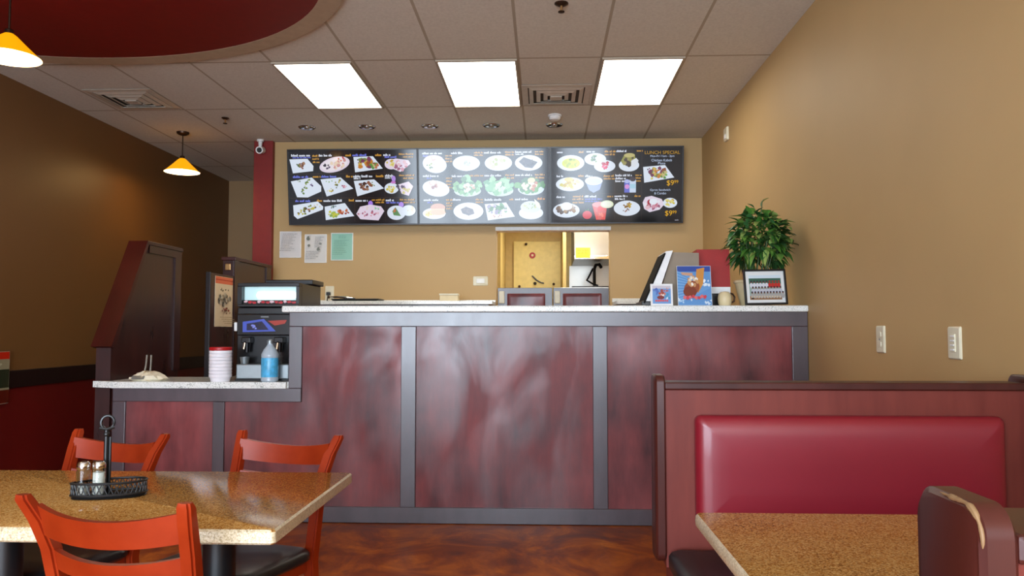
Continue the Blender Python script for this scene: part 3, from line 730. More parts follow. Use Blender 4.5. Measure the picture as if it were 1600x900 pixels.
t = thing('prep_sink', 'stainless kitchen sink unit with a black edge below the hood', 'sink', (.9, 10.0, 0))
B().box(.34, 1.9, 9.5, 10.58, 1.70, 1.735, .004).build('rim', M['black_metal'], t)
B().box(.36, 1.88, 9.52, 10.58, 0, 1.70).build('cabinet', M['steel'], t, smooth=0)
B().box(.34, 1.9, 10.52, 10.58, 1.735, 2.06).build('backsplash', M['steel'], t, smooth=0)
fa = B(); fa.tube([(.64, 10.0, 1.735), (.64, 10.0, 1.98), (.66, 9.97, 2.03), (.70, 9.93, 2.03), (.72, 9.9, 1.99)], .02); fa.build('faucet', M['black_metal'], t)
fb = B(); fb.tube([(.62, 10.0, 1.98), (.58, 9.95, 1.90), (.54, 9.9, 1.83), (.6, 9.88, 1.79), (.68, 9.88, 1.76)], .012); fb.build('hose', M['black_plastic'], t)

# ================================================================== SERVICE COUNTER
CF = 4.96    # face of the panels
t = thing('service_counter', 'long mahogany panelled service counter with a low left section', 'counter', (0, CF, 0))
XH0, XH1 = -1.62, XR-.003
low = [(-1.62, 5.1), (-1.62, 5.55), (-2.80, 5.55), (-2.80, 5.03), (-2.76, CF+.01), (-1.62, CF+.01)]
core = B(); core.box(XH0+.004, XH1, CF+.012, 5.2, .02, 1.318); core.build('carcass', M['counter_frame'], t, smooth=0)
B().prism([(-1.617, CF+.012), (-1.617, 5.72), (-2.2, 5.72), (-2.2, 5.45), (-2.80, 5.45), (-2.80, 5.06), (-2.755, CF+.012)], 'z', .02, .838).build('low_carcass', M['counter_frame'], t, smooth=0)
def panel(pts): 
    B().prism(pts, 'y', CF, CF+.012).build('panel', M['counter_panel'], t, smooth=0)
panel([(-2.03, .1), (-.90, .1), (-.90, 1.23), (-1.536, 1.23), (-1.536, .752), (-2.03, .752)])
panel([(-.808, .1), (.304, .1), (.304, 1.23), (-.808, 1.23)])
panel([(.392, .1), (1.54, .1), (1.54, 1.23), (.392, 1.23)])
panel([(-2.673, .1), (-2.10, .1), (-2.10, .752), (-2.673, .752)])
FR = M['counter_frame']
def fr(name, x0, x1, z0, z1): B().box(x0, x1, CF-.016, CF+.012, z0, z1, .003).build(name, FR, t)
fr('top_rail', XH0, XH1, 1.23, 1.32); fr('low_top_rail', -2.757, -1.538, .752, .838)
fr('stile', XH0, -1.536, .838, 1.23); fr('stile', -.902, -.808, .1, 1.23); fr('stile', .304, .394, .1, 1.23); fr('stile', 1.536, XH1, .1, 1.23)
fr('stile', -2.104, -2.03, .1, .752); fr('stile', -2.757, -2.673, .1, .752)
fr('base_rail', -2.757, XH1, .002, .1)
e = B(); e.prism([(-2.757, CF-.016), (-2.757, CF+.012), (-2.80, 5.065), (-2.83, 5.058)], 'z', .002, .838); e.build('corner_panel', M['partition'], t, smooth=0)
# granite tops, two separate slabs
tag(B().box(-1.665, XR-.002, 4.925, 5.36, 1.32, 1.36, .008).build('granite_countertop', M['granite_white']), 'white granite slab on top of the tall counter', 'countertop')
b = B(); b.prism([(-2.745, 4.925), (-1.63, 4.925), (-1.63, 4.955), (-1.622, 4.955), (-1.622, 5.74), (-2.22, 5.74), (-2.22, 5.46), (-2.816, 5.46), (-2.816, 5.02), (-2.905, 5.02), (-2.92, 5.0)], 'z', .838, .878)
tag(b.build('granite_countertop', M['granite_white']), 'white granite slab with a clipped corner on the low left counter', 'countertop')

# ---------------------------------------------------------------- wood partitions behind the low counter
t = thing('wood_partition', 'dark wood partition with a sloping top behind the low counter', 'partition', (-2.88, 5.5, 0))
X0, X1 = -2.945, -2.822
prof = [(5.05, 0), (6.0, 0), (6.0, 1.82), (5.47, 1.82), (5.05, 1.09)]
B().prism(prof, 'x', X0+.012, X1-.012).build('body', M['partition'], t, smooth=0)
B().prism([(5.022, 1.10), (5.062, 1.09), (5.478, 1.815), (5.46, 1.842)], 'x', X0-.01, X1+.006).build('sloping_cap', M['part_cap'], t, smooth=0)
B().box(X0-.01, X1+.006, 5.46, 6.01, 1.815, 1.842, .003).build('top_cap', M['partition'], t)
f = B(); f.box(X1-.012, X1, 5.9, 6.0, .9, 1.815); f.build('stile', M['partition'], t, smooth=0)
f = B(); f.box(X1-.012, X1, 5.5, 5.9, 1.76, 1.815); f.build('rail', M['partition'], t, smooth=0)
t = thing('swing_gate', 'narrow dark wood gate with the printed poster, beside the back partition', 'gate', (-2.785, 6.66, 0))
B().box(-2.80, -2.77, 6.42, 6.905, .12, 1.685, .004).build('panel', M['partition'], t)
B().box(-2.805, -2.765, 6.40, 6.42, .0, 1.69, .003).build('post', M['black_trim'], t)
t = thing('wood_partition', 'dark wood partition with a square cap behind the poster gate', 'partition', (-2.82, 7.4, 0))
B().box(-2.875, -2.775, 6.91, 7.85, 0, 1.83, .003).build('body', M['partition'], t)
B().box(-2.89, -2.76, 6.908, 7.87, 1.83, 1.862, .004).build('cap', M['part_cap'], t)
f = B(); f.box(-2.775, -2.764, 7.72, 7.85, .9, 1.83); f.box(-2.775, -2.764, 6.91, 7.0, .9, 1.83); f.build('stile', M['partition'], t, smooth=0)
B().box(-2.85, -2.80, 6.897, 6.91, 1.74, 1.80, .005).build('latch', M['brass'], t)
t = thing('printed_poster', 'tall cream printed poster with an orange header on the wood gate', 'poster', (-2.769, 6.68, 1.24))
B().box(-2.7695, -2.7665, 6.505, 6.875, 1.235, 1.665).build('backing', M['paper'], t, smooth=0)
c = Canvas(31); c.rect(0, 0, 100, 120, (226, 206, 172)); c.rect(0, 0, 100, 17, (222, 100, 66)); c.rect(0, 6, 100, 9, (190, 60, 40))
c.food(52, 30, 26, 5, [(90, 80, 66), (60, 60, 54)], 9); c.food(50, 55, 38, 14, [(110, 100, 84), (150, 140, 120), (80, 76, 66), (190, 180, 160)], 26); c.food(55, 82, 34, 7, [(150, 60, 50), (120, 80, 66)], 16)
for y in range(4): c.words(18, 96+y*5, 84, 3, (170, 150, 120))
c.build('print', M['print_gloss'], t, (0, 0, 100, 120), (-2.7664, 6.507, 1.237), (0, .366, 0), (0, 0, .426))
t = thing('printed_poster', 'small poster with a red header low on the left wall, at the left edge', 'poster', (XL+.03, 5.7, .6))
B().box(XL+.03, XL+.036, 5.45, 5.985, .64, 1.04).build('backing', M['paper'], t, smooth=0)
c = Canvas(32); c.rect(0, 0, 100, 100, (150, 140, 110)); c.rect(0, 0, 100, 14, (196, 40, 20)); c.rect(0, 34, 100, 70, (44, 50, 34)); c.rect(0, 74, 100, 100, (90, 26, 14)); c.food(50, 24, 40, 6, [(190, 180, 150)], 8)
c.build('print', M['print_gloss'], t, (0, 0, 100, 100), (XL+.0361, 5.452, .642), (0, .531, 0), (0, 0, .396))

# ---------------------------------------------------------------- drinks machine on the low counter
ZL = .878
t = thing('drink_dispenser', 'black countertop drinks machine with a lit window', 'drinks machine', (-1.85, 5.45, ZL))
BP = M['black_plastic']
B().box(-2.075, -1.67, 5.24, 5.70, ZL, 1.362, .008).build('body', BP, t)
up_ = B(); x0, x1, y0, y1, z0, z1 = -2.06, -1.64, 5.2, 5.71, 1.362, 1.525
up_.box(x0, x1, y0+.06, y1, z0, z1, .006)
up_.box(x0, x1, y0, y0+.06, z1-.026, z1, .004); up_.box(x0, x1, y0, y0+.06, z0, z0+.02, .004); up_.box(x0, x0+.03, y0, y0+.06, z0+.02, z1-.026); up_.box(x1-.02, x1, y0, y0+.06, z0+.02, z1-.026)
hd = up_.build('merchandiser_housing', BP, t)
B().box(-1.96, -1.62, 5.44, 5.72, 1.525, 1.56, .006).build('top_cover', BP, t)
B().box(x0+.03, x1-.02, y0+.052, y0+.0595, z0+.02, z1-.026).build('lit_window', M['lit_panel'], hd, smooth=0)
B().pad(lambda u, v, h: (u, y0+.052-h, v), -1.945, -1.675, 1.418, 1.468, .022, [(0, 0), (0, .008), (.008, .014)]).build('lamp_tube', M['lit_tube'], hd)
B().box(x0+.03, x1-.02, y0+.02, y0+.05, z0+.02, z0+.046, .003).build('label_strip', BP, hd)
c = Canvas(42); c.rect(0, 0, 100, 10, (30, 22, 24))
for k in range(12): c.blob(5 + k*8.2, 5 + (k % 3 - 1)*1.5, 4.4, (186, 30, 44) if k % 3 else (226, 190, 196))
c.build('strip_print', M['print_gloss'], hd, (0, 0, 100, 10), (x0+.034, y0+.0198, z0+.022), (.362, 0, 0), (0, 0, .022))
B().box(-2.05, -1.68, 5.17, 5.24, 1.17, 1.315, .008).build('sign_panel', BP, t)
c = Canvas(41); c.rect(0, 0, 100, 40, (8, 8, 12)); c.poly([(8, 14), (50, 8), (74, 34), (8, 36)], (70, 90, 190)); c.poly([(16, 18), (46, 13), (60, 31), (16, 32)], (24, 24, 60)); c.food(34, 24, 14, 6, [(60, 40, 80), (130, 140, 220), (30, 20, 40)], 9); c.poly([(58, 12), (96, 10), (92, 18), (72, 22)], (170, 52, 36)); c.rect(44, 2, 60, 5, (120, 124, 126))
c.build('sign_print', M['print_gloss'], t, (0, 0, 100, 40), (-2.035, 5.1698, 1.18), (.34, 0, 0), (0, 0, .126))
for x in (-1.985, -1.765):
    nz = B(); nz.cyl((x, 5.19, 1.06), (x, 5.19, 1.14), .018, .024, n=14); nz.box(x-.03, x+.03, 5.165, 5.24, 1.12, 1.16, .006); nz.build('nozzle', BP, t)
    lv = B(); lv.tube([(x, 5.175, 1.13), (x, 5.15, 1.12), (x-.004, 5.145, 1.08)], .008); lv.build('lever', M['chrome'], t)
    cp = B(); cp.lathe([(.024, .985), (.032, 1.03), (.030, 1.03), (.022, .99)], x+.01, 5.13, n=18); cp.build('cup_rest', M['grey_metal'], t)
B().box(-2.0, -1.655, 5.05, 5.24, ZL+.012, .985, .006).build('drip_tray', M['grey_metal'], t)
B().box(-2.005, -1.65, 5.045, 5.24, ZL, ZL+.012, .003).build('tray_base', BP, t)
B().box(-2.112, -2.076, 5.28, 5.36, 1.20, 1.26, .006).build('side_tag', M['white_plastic'], t)

# ---------------------------------------------------------------- things on the low counter
cx, cy = -2.083, 5.002
ords = ['bottom', 'second from the bottom', 'third from the bottom', 'fourth from the bottom', 'fifth from the bottom', 'sixth from the bottom', 'seventh from the bottom', 'topmost white one']
def bowl(z, mat):
    b = B(); b.lathe([(.001, z), (.058, z), (.0618, z+.018), (.0645, z+.026), (.0695, z+.028), (.0705, z+.034), (.0705, z+.045), (.069, z+.0475), (.0655, z+.0465), (.064, z+.03), (.0615, z+.019), (.056, z+.004), (.001, z+.003)], cx, cy, n=36); return b
for k in range(8):
    o = bowl(ZL + k*.0215, M['foam']).build('takeout_bowl', M['foam'])
    tag(o, f'white takeout bowl in the nested stack on the low counter, {ords[k]}', 'bowl', 'white takeout bowls in the stack')
o = bowl(ZL + 8*.0215, M['red_plastic']).build('takeout_bowl', M['red_plastic'])
tag(o, 'red bowl on top of the stack of white bowls', 'bowl')

t = thing('plastic_bottle', 'pale plastic bottle with a blue label in front of the drinks machine', 'bottle', (-1.755, 4.985, ZL))
bx, by = -1.755, 4.985
B().lathe([(.001, ZL), (.048, ZL), (.055, ZL+.008), (.055, ZL+.02), (.052, ZL+.03), (.052, ZL+.15), (.055, ZL+.16), (.054, ZL+.175), (.04, ZL+.205), (.024, ZL+.225), (.018, ZL+.235), (.018, ZL+.243), (.001, ZL+.243)], bx, by).build('body', M['bottle_plastic'], t)
B().lathe([(.053, ZL+.03), (.0542, ZL+.034), (.0542, ZL+.148), (.053, ZL+.152)], bx, by, caps=False).build('label', M['blue_label'], t)
B().lathe([(.02, ZL+.243), (.021, ZL+.262), (.012, ZL+.27), (.001, ZL+.27)], bx, by, n=20).build('cap', M['grey_metal'], t)

t = thing('paper_bundle', 'crumpled cream paper bundle with two upright clear sticks on the low counter', 'paper', (-2.59, 5.08, ZL))
b = B(); rnd = random.Random(5)
secs = []
for (sc_, z) in ((.86, 0), (1, .008), (1.0, .016), (.86, .03), (.62, .046), (.3, .056)):
    ring = []
    for i in range(26):
        a = 2*math.pi*i/26; j = 1 + rnd.uniform(-.13, .13)
        ring.append((-2.585 + .118*sc_*j*math.cos(a), 5.07 + .075*sc_*j*math.sin(a), ZL + z + (rnd.uniform(-.008, .008) if z > .012 else 0)))
    secs.append(ring)
b.loft(secs); b.build('paper', M['paper'], t, smooth=25)
p = B(); p.pad(lambda u, v, h: (u, 4.985+(v-ZL)*.6-h, v), -2.665, -2.58, ZL+.012, ZL+.034, .006, [(0, 0), (.002, .003)]); p.build('printed_flap', M['grey_metal'], t)
for x, dx in ((-2.635, .012), (-2.595, .004)):
    B().tube([(x, 5.10, ZL+.03), (x+dx, 5.10, ZL+.1), (x+dx*1.4, 5.10, ZL+.165)], [.008, .006, .007], n=10).build('stick', M['dull_clear'], t)

# ================================================================== ON THE TALL COUNTER
ZH = 1.36
t = thing('register_terminal', 'black slanted register screen in a white and taupe case on the tall counter', 'register', (.8, 5.15, ZH))
B().prism([(.635, ZH+.012), (.70, ZH+.012), (.815, 1.71), (.772, 1.705)], 'y', 4.99, 5.3).build('case', M['white_plastic'], t, smooth=0)
B().prism([(.628, ZH+.02), (.636, ZH+.014), (.771, 1.69), (.763, 1.695)], 'y', 4.985, 5.3).build('screen', M['dull_black'], t, smooth=0)
B().prism([(.715, ZH), (.99, ZH), (.99, 1.70), (.822, 1.705)], 'y', 5.05, 5.3).build('housing', M['taupe'], t, smooth=0)
B().box(.615, .705, 4.985, 5.3, ZH, ZH+.03, .005).build('foot', M['black_metal'], t)

def picture_card(name, label, cat, x0, x1, z1, y, art, frame, lean=.03, thick=.008, fmat=None, seed=7):
    t = thing(name, label, cat, ((x0+x1)/2, y, ZH))
    h = z1 - ZH
    b = B(); b.prism([(y, ZH), (y+thick, ZH), (y+thick+lean, z1), (y+lean, z1)], 'x', x0, x1); b.build('backing', fmat or M['white_plastic'], t, smooth=0)
    b = B(); b.prism([(y+thick, ZH), (y+.07, ZH), (y+thick+lean*.7, ZH+h*.7)], 'x', (x0+x1)/2-.015, (x0+x1)/2+.015); b.build('easel', fmat or M['white_plastic'], t, smooth=0)
    c = Canvas(seed); art(c)
    v = Vector((0, lean, h)); n = v.normalized()
    o = Vector((x0+frame, y, ZH)) + n*frame + Vector((0, -.0006, 0))
    c.build('print', M['print_gloss'], t, (0, 0, 100, 100), o, (x1-x0-2*frame, 0, 0), n*(v.length-2*frame), step=.0001)
    return t
def poster_art(c):
    c.rect(0, 0, 100, 100, (96, 150, 206)); c.rect(0, 0, 100, 14, (50, 80, 160))
    for k in range(12): c.poly([(100, 55), (0, 12+k*8), (0, 15+k*8)], (126, 176, 220))
    c.food(84, 46, 14, 10, [(214, 232, 244), (236, 244, 250)], 8); c.food(16, 86, 24, 9, [(206, 226, 240), (180, 212, 236)], 8); c.food(86, 90, 18, 8, [(206, 226, 240)], 6)
    c.poly([(58, 8), (82, 4), (76, 46), (60, 70), (54, 40)], (206, 142, 70)); c.ell(42, 56, 24, 18, (150, 78, 50), -20); c.ell(36, 66, 20, 14, (126, 58, 40)); c.food(46, 38, 16, 13, [(240, 236, 226), (226, 206, 176), (200, 150, 100)], 14); c.poly([(10, 16), (46, 18), (46, 26), (14, 23)], (206, 160, 130))
    for i in range(8): c.blob(19 + i*8.6, 80 + 2*math.sin(i*1.7), 5.2, (206, 66, 76) if i % 2 else (226, 110, 112))
def poster_art_small(c):
    c.rect(0, 0, 100, 100, (110, 156, 210)); c.rect(0, 0, 100, 16, (200, 196, 206)); c.food(20, 30, 20, 16, [(70, 100, 180), (90, 120, 190)], 7); c.food(82, 60, 14, 18, [(70, 150, 190), (226, 236, 244)], 8)
    c.food(52, 44, 18, 20, [(236, 226, 216), (206, 120, 100), (160, 70, 60)], 14); c.ell(44, 66, 20, 10, (126, 40, 40)); c.food(76, 22, 16, 10, [(190, 90, 80), (226, 150, 120)], 7)
    for i in range(7): c.blob(20 + i*10, 84, 6, (216, 84, 92))
picture_card('picture_stand', 'small blue and red picture card in a white holder on the tall counter', 'picture', .668, .806, 1.497, 4.945, poster_art_small, .012, lean=.02, seed=8)
picture_card('poster_card', 'blue poster card with red lettering standing beside the register', 'poster', .838, 1.05, 1.612, 4.95, poster_art, .002, lean=.045, seed=9)
t = thing('red_display_box', 'red box with a white lower band and black base behind the poster card', 'box', (1.09, 5.2, ZH))
B().prism([(5.16, 1.487), (5.30, 1.487), (5.34, 1.73), (5.18, 1.735)], 'x', 1.0, 1.212).build('body', M['red_board'], t, smooth=0)
B().prism([(5.158, 1.445), (5.30, 1.445), (5.30, 1.487), (5.158, 1.487)], 'x', 1.0, 1.212).build('band', M['white_plastic'], t, smooth=0)
B().box(1.01, 1.205, 5.16, 5.3, ZH, 1.445, .004).build('base', BP, t)
t = thing('ceramic_mug', 'cream rounded mug between the poster card and the photo frame', 'mug', (1.155, 5.04, ZH))
B().lathe([(.001, ZH), (.034, ZH), (.042, ZH+.02), (.044, ZH+.05), (.038, ZH+.075), (.026, ZH+.088), (.001, ZH+.092)], 1.145, 5.03).build('body', M['cream'], t)
B().tube([(1.187, 5.03, ZH+.02), (1.203, 5.03, ZH+.03), (1.207, 5.03, ZH+.055), (1.195, 5.03, ZH+.075), (1.18, 5.03, ZH+.08)], .006).build('handle', M['bronze'], t)

def team(c):
    c.rect(0, 0, 100, 100, (226, 228, 226)); c.rect(9, 12, 92, 90, (150, 170, 160)); c.rect(9, 12, 92, 24, (206, 222, 230)); c.rect(9, 22, 92, 40, (58, 96, 80)); c.rect(9, 78, 92, 90, (150, 112, 80))
    rows = ((36, 10, (212, 214, 222)), (54, 10, (190, 192, 202)), (70, 11, (172, 168, 164)))
    for r, (y, n, col) in enumerate(rows):
        for i in range(n):
            x = 15 + i*7.9 + (r % 2)*3; red = (r == 0 and i > 5)
            c.ell(x, y+8, 4.2, 8, (190, 50, 44) if red else col, n=12); c.ell(x, y-2, 2.4, 3.4, (120, 84, 66), n=10); c.ell(x, y-4.4, 2.5, 2, (40, 44, 60) if not red else (170, 40, 36), n=10)
    for i in range(12): c.ell(13+i*6.6, 81, 2.2, 3, (206, 190, 160), n=8)
    c.ell(15, 86, 3, 2, (30, 30, 34), n=8)
t = thing('photo_frame', 'black framed team photograph leaning in front of the plant pot', 'photo frame', (0, 0, 0))
fw, fh, fl = .268, .225, .012
fb = B(); 
for q in ((0, fw, 0, fl), (0, fw, fh-fl, fh), (0, fl, fl, fh-fl), (fw-fl, fw, fl, fh-fl)): fb.box(q[0], q[1], -.018, 0, q[2], q[3], .002)
fb.build('frame', M['black_plastic'], t)
B().box(fl*.5, fw-fl*.5, -.006, -.001, fl*.5, fh-fl*.5).build('back_board', M['black_plastic'], t, smooth=0)
B().prism([(0, .004), (.07, .0112), (0, fh*.7)], 'x', fw*.5-.02, fw*.5+.02).build('easel', M['black_plastic'], t, smooth=0)
c = Canvas(51); team(c); c.build('photograph', M['print_gloss'], t, (0, 0, 100, 100), (fl, -.0062, fl), (fw-2*fl, 0, 0), (0, 0, fh-2*fl), step=.00008)
t.location = (1.252, 4.955, ZH+.0012); t.rotation_euler = (R(-8), R(-1.0), R(4))

def leaf_shape(L, w):
    rows = [(0, .02), (.15, .55), (.35, 1.0), (.55, .9), (.78, .5), (1.0, .02)]
    return [(y*L, x*w*.5) for y, x in rows]
t = thing('potted_plant', 'bushy green leafy plant in a cream pot on the tall counter by the right wall', 'plant', (1.40, 5.16, ZH))
px_, py_ = 1.375, 5.165
B().lathe([(.001, ZH), (.095, ZH), (.115, ZH+.08), (.13, ZH+.15), (.138, ZH+.152), (.138, ZH+.168), (.122, ZH+.168), (.11, ZH+.14), (.001, ZH+.138)], px_, py_).build('pot', M['cream'], t)
B().lathe([(.001, ZH+.146), (.116, ZH+.146), (.116, ZH+.138), (.001, ZH+.138)], px_, py_).build('soil', M['soil'], t)
rnd = random.Random(17)
bm = bmesh.new(); lay = bm.loops.layers.float_color.new('ink')
stems = B()
GC = [(58, 108, 40), (84, 138, 54), (38, 78, 36), (114, 158, 68), (66, 118, 64), (50, 92, 48), (150, 176, 92)]
def add_leaf(p, d, L, w, col, droop):
    d = d.normalized(); side = d.cross(Vector((0, 0, 1)));
    if side.length < .05: side = Vector((1, 0, 0))
    side.normalize(); nrm = side.cross(d).normalized()
    if nrm.z < 0: nrm = -nrm
    prev = None
    for y, x in leaf_shape(L, w):
        cen = p + d*y + Vector((0, 0, -droop*(y/L)**2*L)); q = [cen - side*x + nrm*x*.35, cen, cen + side*x + nrm*x*.35]
        for v in q:
            v.x = min(v.x, XR-.012)
        vs = [bm.verts.new(v - wloc(t)) for v in q]
        if prev:
            for a in (0, 1):
                f = bm.faces.new((prev[a], prev[a+1], vs[a+1], vs[a])); f.smooth = True
                k = 1.0 if a else .86
                for l in f.loops: l[lay] = tuple(v*k for v in lin(col)[:3]) + (1,)
        prev = vs
cz = 1.785
for i in range(520):
    a = rnd.random()*6.283; el = math.asin(rnd.uniform(-.75, .98)); rr = rnd.uniform(.45, 1.0)**.6
    d = Vector((math.cos(el)*math.cos(a), math.cos(el)*math.sin(a), math.sin(el)))
    p = Vector((1.40 + d.x*.175*rr, 5.15 + d.y*.17*rr, cz + d.z*.19*rr))
    dd = d*.7 + Vector((rnd.uniform(-1, 1), rnd.uniform(-1, .4), rnd.uniform(-.7, .6)))
    add_leaf(p, dd, rnd.uniform(.06, .105), rnd.uniform(.032, .052), rnd.choice(GC), rnd.uniform(.1, .6))
for (q, dirv, L) in (((1.30, 5.1, 1.93), (-.8, -.1, .25), .12), ((1.27, 5.1, 1.90), (-1, 0, .12), .11), ((1.40, 5.1, 2.0), (.25, 0, .8), .08), ((1.36, 5.1, 1.99), (-.7, 0, .7), .07), ((1.41, 5.1, 2.03), (.5, -.1, .5), .06), ((1.52, 5.1, 1.90), (.9, -.1, .2), .1), ((1.52, 5.08, 1.74), (.8, -.3, -.3), .09), ((1.25, 5.1, 1.68), (-.7, -.2, -.8), .09)):
    add_leaf(Vector(q), Vector(dirv), L, .034, rnd.choice(GC[3:]), .25)
me = bpy.data.meshes.new('foliage'); bm.to_mesh(me); bm.free(); me.materials.append(M['leaf'])
o = bpy.data.objects.new('foliage', me); COL.objects.link(o); o.parent = t
st = B()
for i in range(14):
    a = 2*math.pi*i/14; st.tube([(px_+.05*math.cos(a), py_+.05*math.sin(a), ZH+.14), (1.39+.08*math.cos(a), 5.155+.08*math.sin(a), 1.66), (1.40+.11*math.cos(a), 5.15+.11*math.sin(a), 1.80)], .004, n=6)
st.tube([(1.40, 5.14, 1.85), (1.405, 5.12, 1.95), (1.41, 5.1, 2.04)], .003, n=6)
st.build('stems', plain('stem_green', (70, 96, 44), rough=.5), t)

# ================================================================== RIGHT WALL PLATES
def plate(name, y0, y1, z0, z1, label, cat, ridges):
    t = thing(name, label, cat, (XR, (y0+y1)/2, z0), 'ivory plates on the right wall')
    B().pad(lambda u, v, h: (XR-h, u, v), y0, y1, z0, z1, .006, [(0, 0), (0, .004), (.005, .009)]).build('plate', M['ivory'], t)
    ym = (y0+y1)/2; zm = (z0+z1)/2
    if ridges:
        B().box(XR-.014, XR-.008, ym-.018, ym+.018, zm-.036, zm+.036, .002).build('insert', M['ivory'], t)
        for k in range(4): B().box(XR-.0165, XR-.0135, ym-.014, ym+.014, zm-.03+k*.018, zm-.024+k*.018, .001).build('button', M['white_plastic'], t)
    else:
        for dz in (-.024, .024):
            B().pad(lambda u, v, h: (XR-.008-h, u, v), ym-.017, ym+.017, zm+dz-.014, zm+dz+.014, .008, [(0, 0), (.001, .004)]).build('receptacle', M['ivory'], t)
        B().cyl((XR-.008, ym, zm), (XR-.012, ym, zm), .004, n=10).build('screw', M['grey_metal'], t)
plate('wall_outlet', 3.845, 3.935, 1.097, 1.229, 'ivory outlet on the right wall, the one nearer the counter', 'outlet', False)
plate('wall_switch', 3.155, 3.25, 1.092, 1.222, 'ivory ridged control plate on the right wall above the booth', 'switch', True)
t = thing('wall_sensor', 'small ivory sensor high on the right wall near the back corner', 'sensor', (XR, 7.0, 2.95))
B().pad(lambda u, v, h: (XR-h, u, v), 6.94, 7.06, 2.89, 3.01, .012, [(0, 0), (0, .012), (.006, .02)]).build('case', M['ivory'], t)
B().box(XR-.026, XR-.019, 6.97, 7.03, 2.905, 2.945, .003).build('lens', M['white_plastic'], t)

# ================================================================== BOOTHS (right)
def booth(name, label, near):
    t = thing(name, label, 'booth bench', (1.0, 0, 0), 'booth benches at the right table')
    X0 = .372; XA = .405; XB = 1.588
    def cap(x0, x1, worn):
        o = rrect(-.06, .06, .44, 1.058, .03, 6)
        b = B(); 
        secs = []
        for ins, x in ((.005, x0), (0, x0+.005), (0, x1-.005), (.005, x1)):
            secs.append([(x, y, z) for y, z in rrect(-.06+ins, .06-ins, .44+ins, 1.058-ins, .028, 6)])
        b.loft(secs); e = b.build('end_cap', M['booth_trim'], t)
        return e
    cap(X0, XA, True); cap(XB, XB+.032, False)
    B().box(XA, XB, -.045, .045, .42, 1.008, .002).build('back_panel', M['booth'], t)
    B().box(XA, XB, -.056, .056, 1.008, 1.034, .005).build('top_rail', M['booth_trim'], t)
    p = B(); p.pad(lambda u, v, h: (u, -.045-h, v), .5, 1.5, .56, .926, .022, [(.004, 0), (0, .010), (0, .02), (.002, .03), (.006, .038), (.012, .0445), (.020, .0495), (.032, .054), (.05, .0575), (.075, .0598), (.11, .0612)])
    p.build('back_cushion', M['vinyl_red'], t)
    p = B(); p.pad(lambda u, v, h: (u, v, .42+h), XA+.003, XB-.003, -.50, -.046, .03, [(.006, 0), (0, .012), (0, .045), (.008, .058), (.025, .066), (.07, .07)])
    p.build('seat_cushion', M['vinyl_black'], t)
    B().box(XA+.012, XB-.012, -.46, .045, .08, .42, .003).build('seat_base', M['booth'], t)
    B().box(XA+.03, XB-.03, -.42, .03, 0, .08).build('toe_kick', M['black_trim'], t, smooth=0)
    return t
b1 = booth('booth_bench', 'wood booth bench with red padded back, facing the camera', False); b1.location = (1.0, 2.72, 0)
b2 = dup(b1, (1.0, .756, 0), 0, 'nearer wood booth bench, its worn rounded end cap in the bottom right corner')
# the near bench faces the other way: mirror its parts front to back
for ch in list(b2.children):
    mats = [ch] + list(ch.children)
    for o in mats:
        me = o.data.copy(); o.data = me
        for v in me.vertices: v.co.y = -v.co.y
        me.flip_normals()
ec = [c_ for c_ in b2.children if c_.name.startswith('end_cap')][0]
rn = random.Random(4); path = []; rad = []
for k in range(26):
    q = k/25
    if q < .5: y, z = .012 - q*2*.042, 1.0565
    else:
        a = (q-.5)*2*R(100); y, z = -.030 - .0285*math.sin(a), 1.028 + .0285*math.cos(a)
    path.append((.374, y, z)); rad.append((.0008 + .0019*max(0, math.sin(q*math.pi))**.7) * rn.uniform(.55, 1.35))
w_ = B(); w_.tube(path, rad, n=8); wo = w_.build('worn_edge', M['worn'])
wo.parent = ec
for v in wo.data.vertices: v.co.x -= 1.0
bx0, bx1, by0, by1, zt = .393, 1.60, 1.36, 2.117, .73
t = thing('booth_table', 'golden brown granite table between the booth benches', 'table', (1.0, 1.74, 0))
p = B(); p.pad(lambda u, v, h: (u, v, zt-.036+h), bx0, bx1, by0, by1, .02, [(.006, 0), (.001, .006), (0, .018), (.001, .030), (.006, .036)]); p.build('table_top', M['granite_brown'], t, edge=M['granite_edge'])
def legs(t, xs, y, zt):
    for x in xs:
        cl = B(); cl.cyl((x, y, .05), (x, y, zt-.048), .046, n=24); cl.build('column', M['black_metal'], t)
        mp = B(); mp.box(x-.11, x+.11, y-.11, y+.11, zt-.048, zt-.0365, .003); mp.build('mounting_plate', M['black_metal'], t)
        bs = B()
        bs.pad(lambda u, v, h: (u, v, h), x-.035, x+.035, y-.29, y+.29, .03, [(.0, 0), (0, .02), (.01, .035)]); bs.lathe([(.075, .001), (.075, .04), (.046, .06)], x, y, n=24)
        bs.build('base', M['black_metal'], t)
legs(t, (.75, 1.25), 1.74, zt)

# ================================================================== LEFT TABLE AND CHAIRS
t = thing('dining_table', 'golden brown granite dining table with two black columns', 'table', (-1.25, 2.27, 0))
p = B(); p.pad(lambda u, v, h: (u, v, .694+h), -1.87, -.645, 1.885, 2.65, .012, [(.005, 0), (0, .005), (0, .031), (.005, .036)]); p.build('table_top', M['granite_brown'], t, edge=M['granite_edge'])
legs(t, (-.938, -1.572), 2.27, .73)

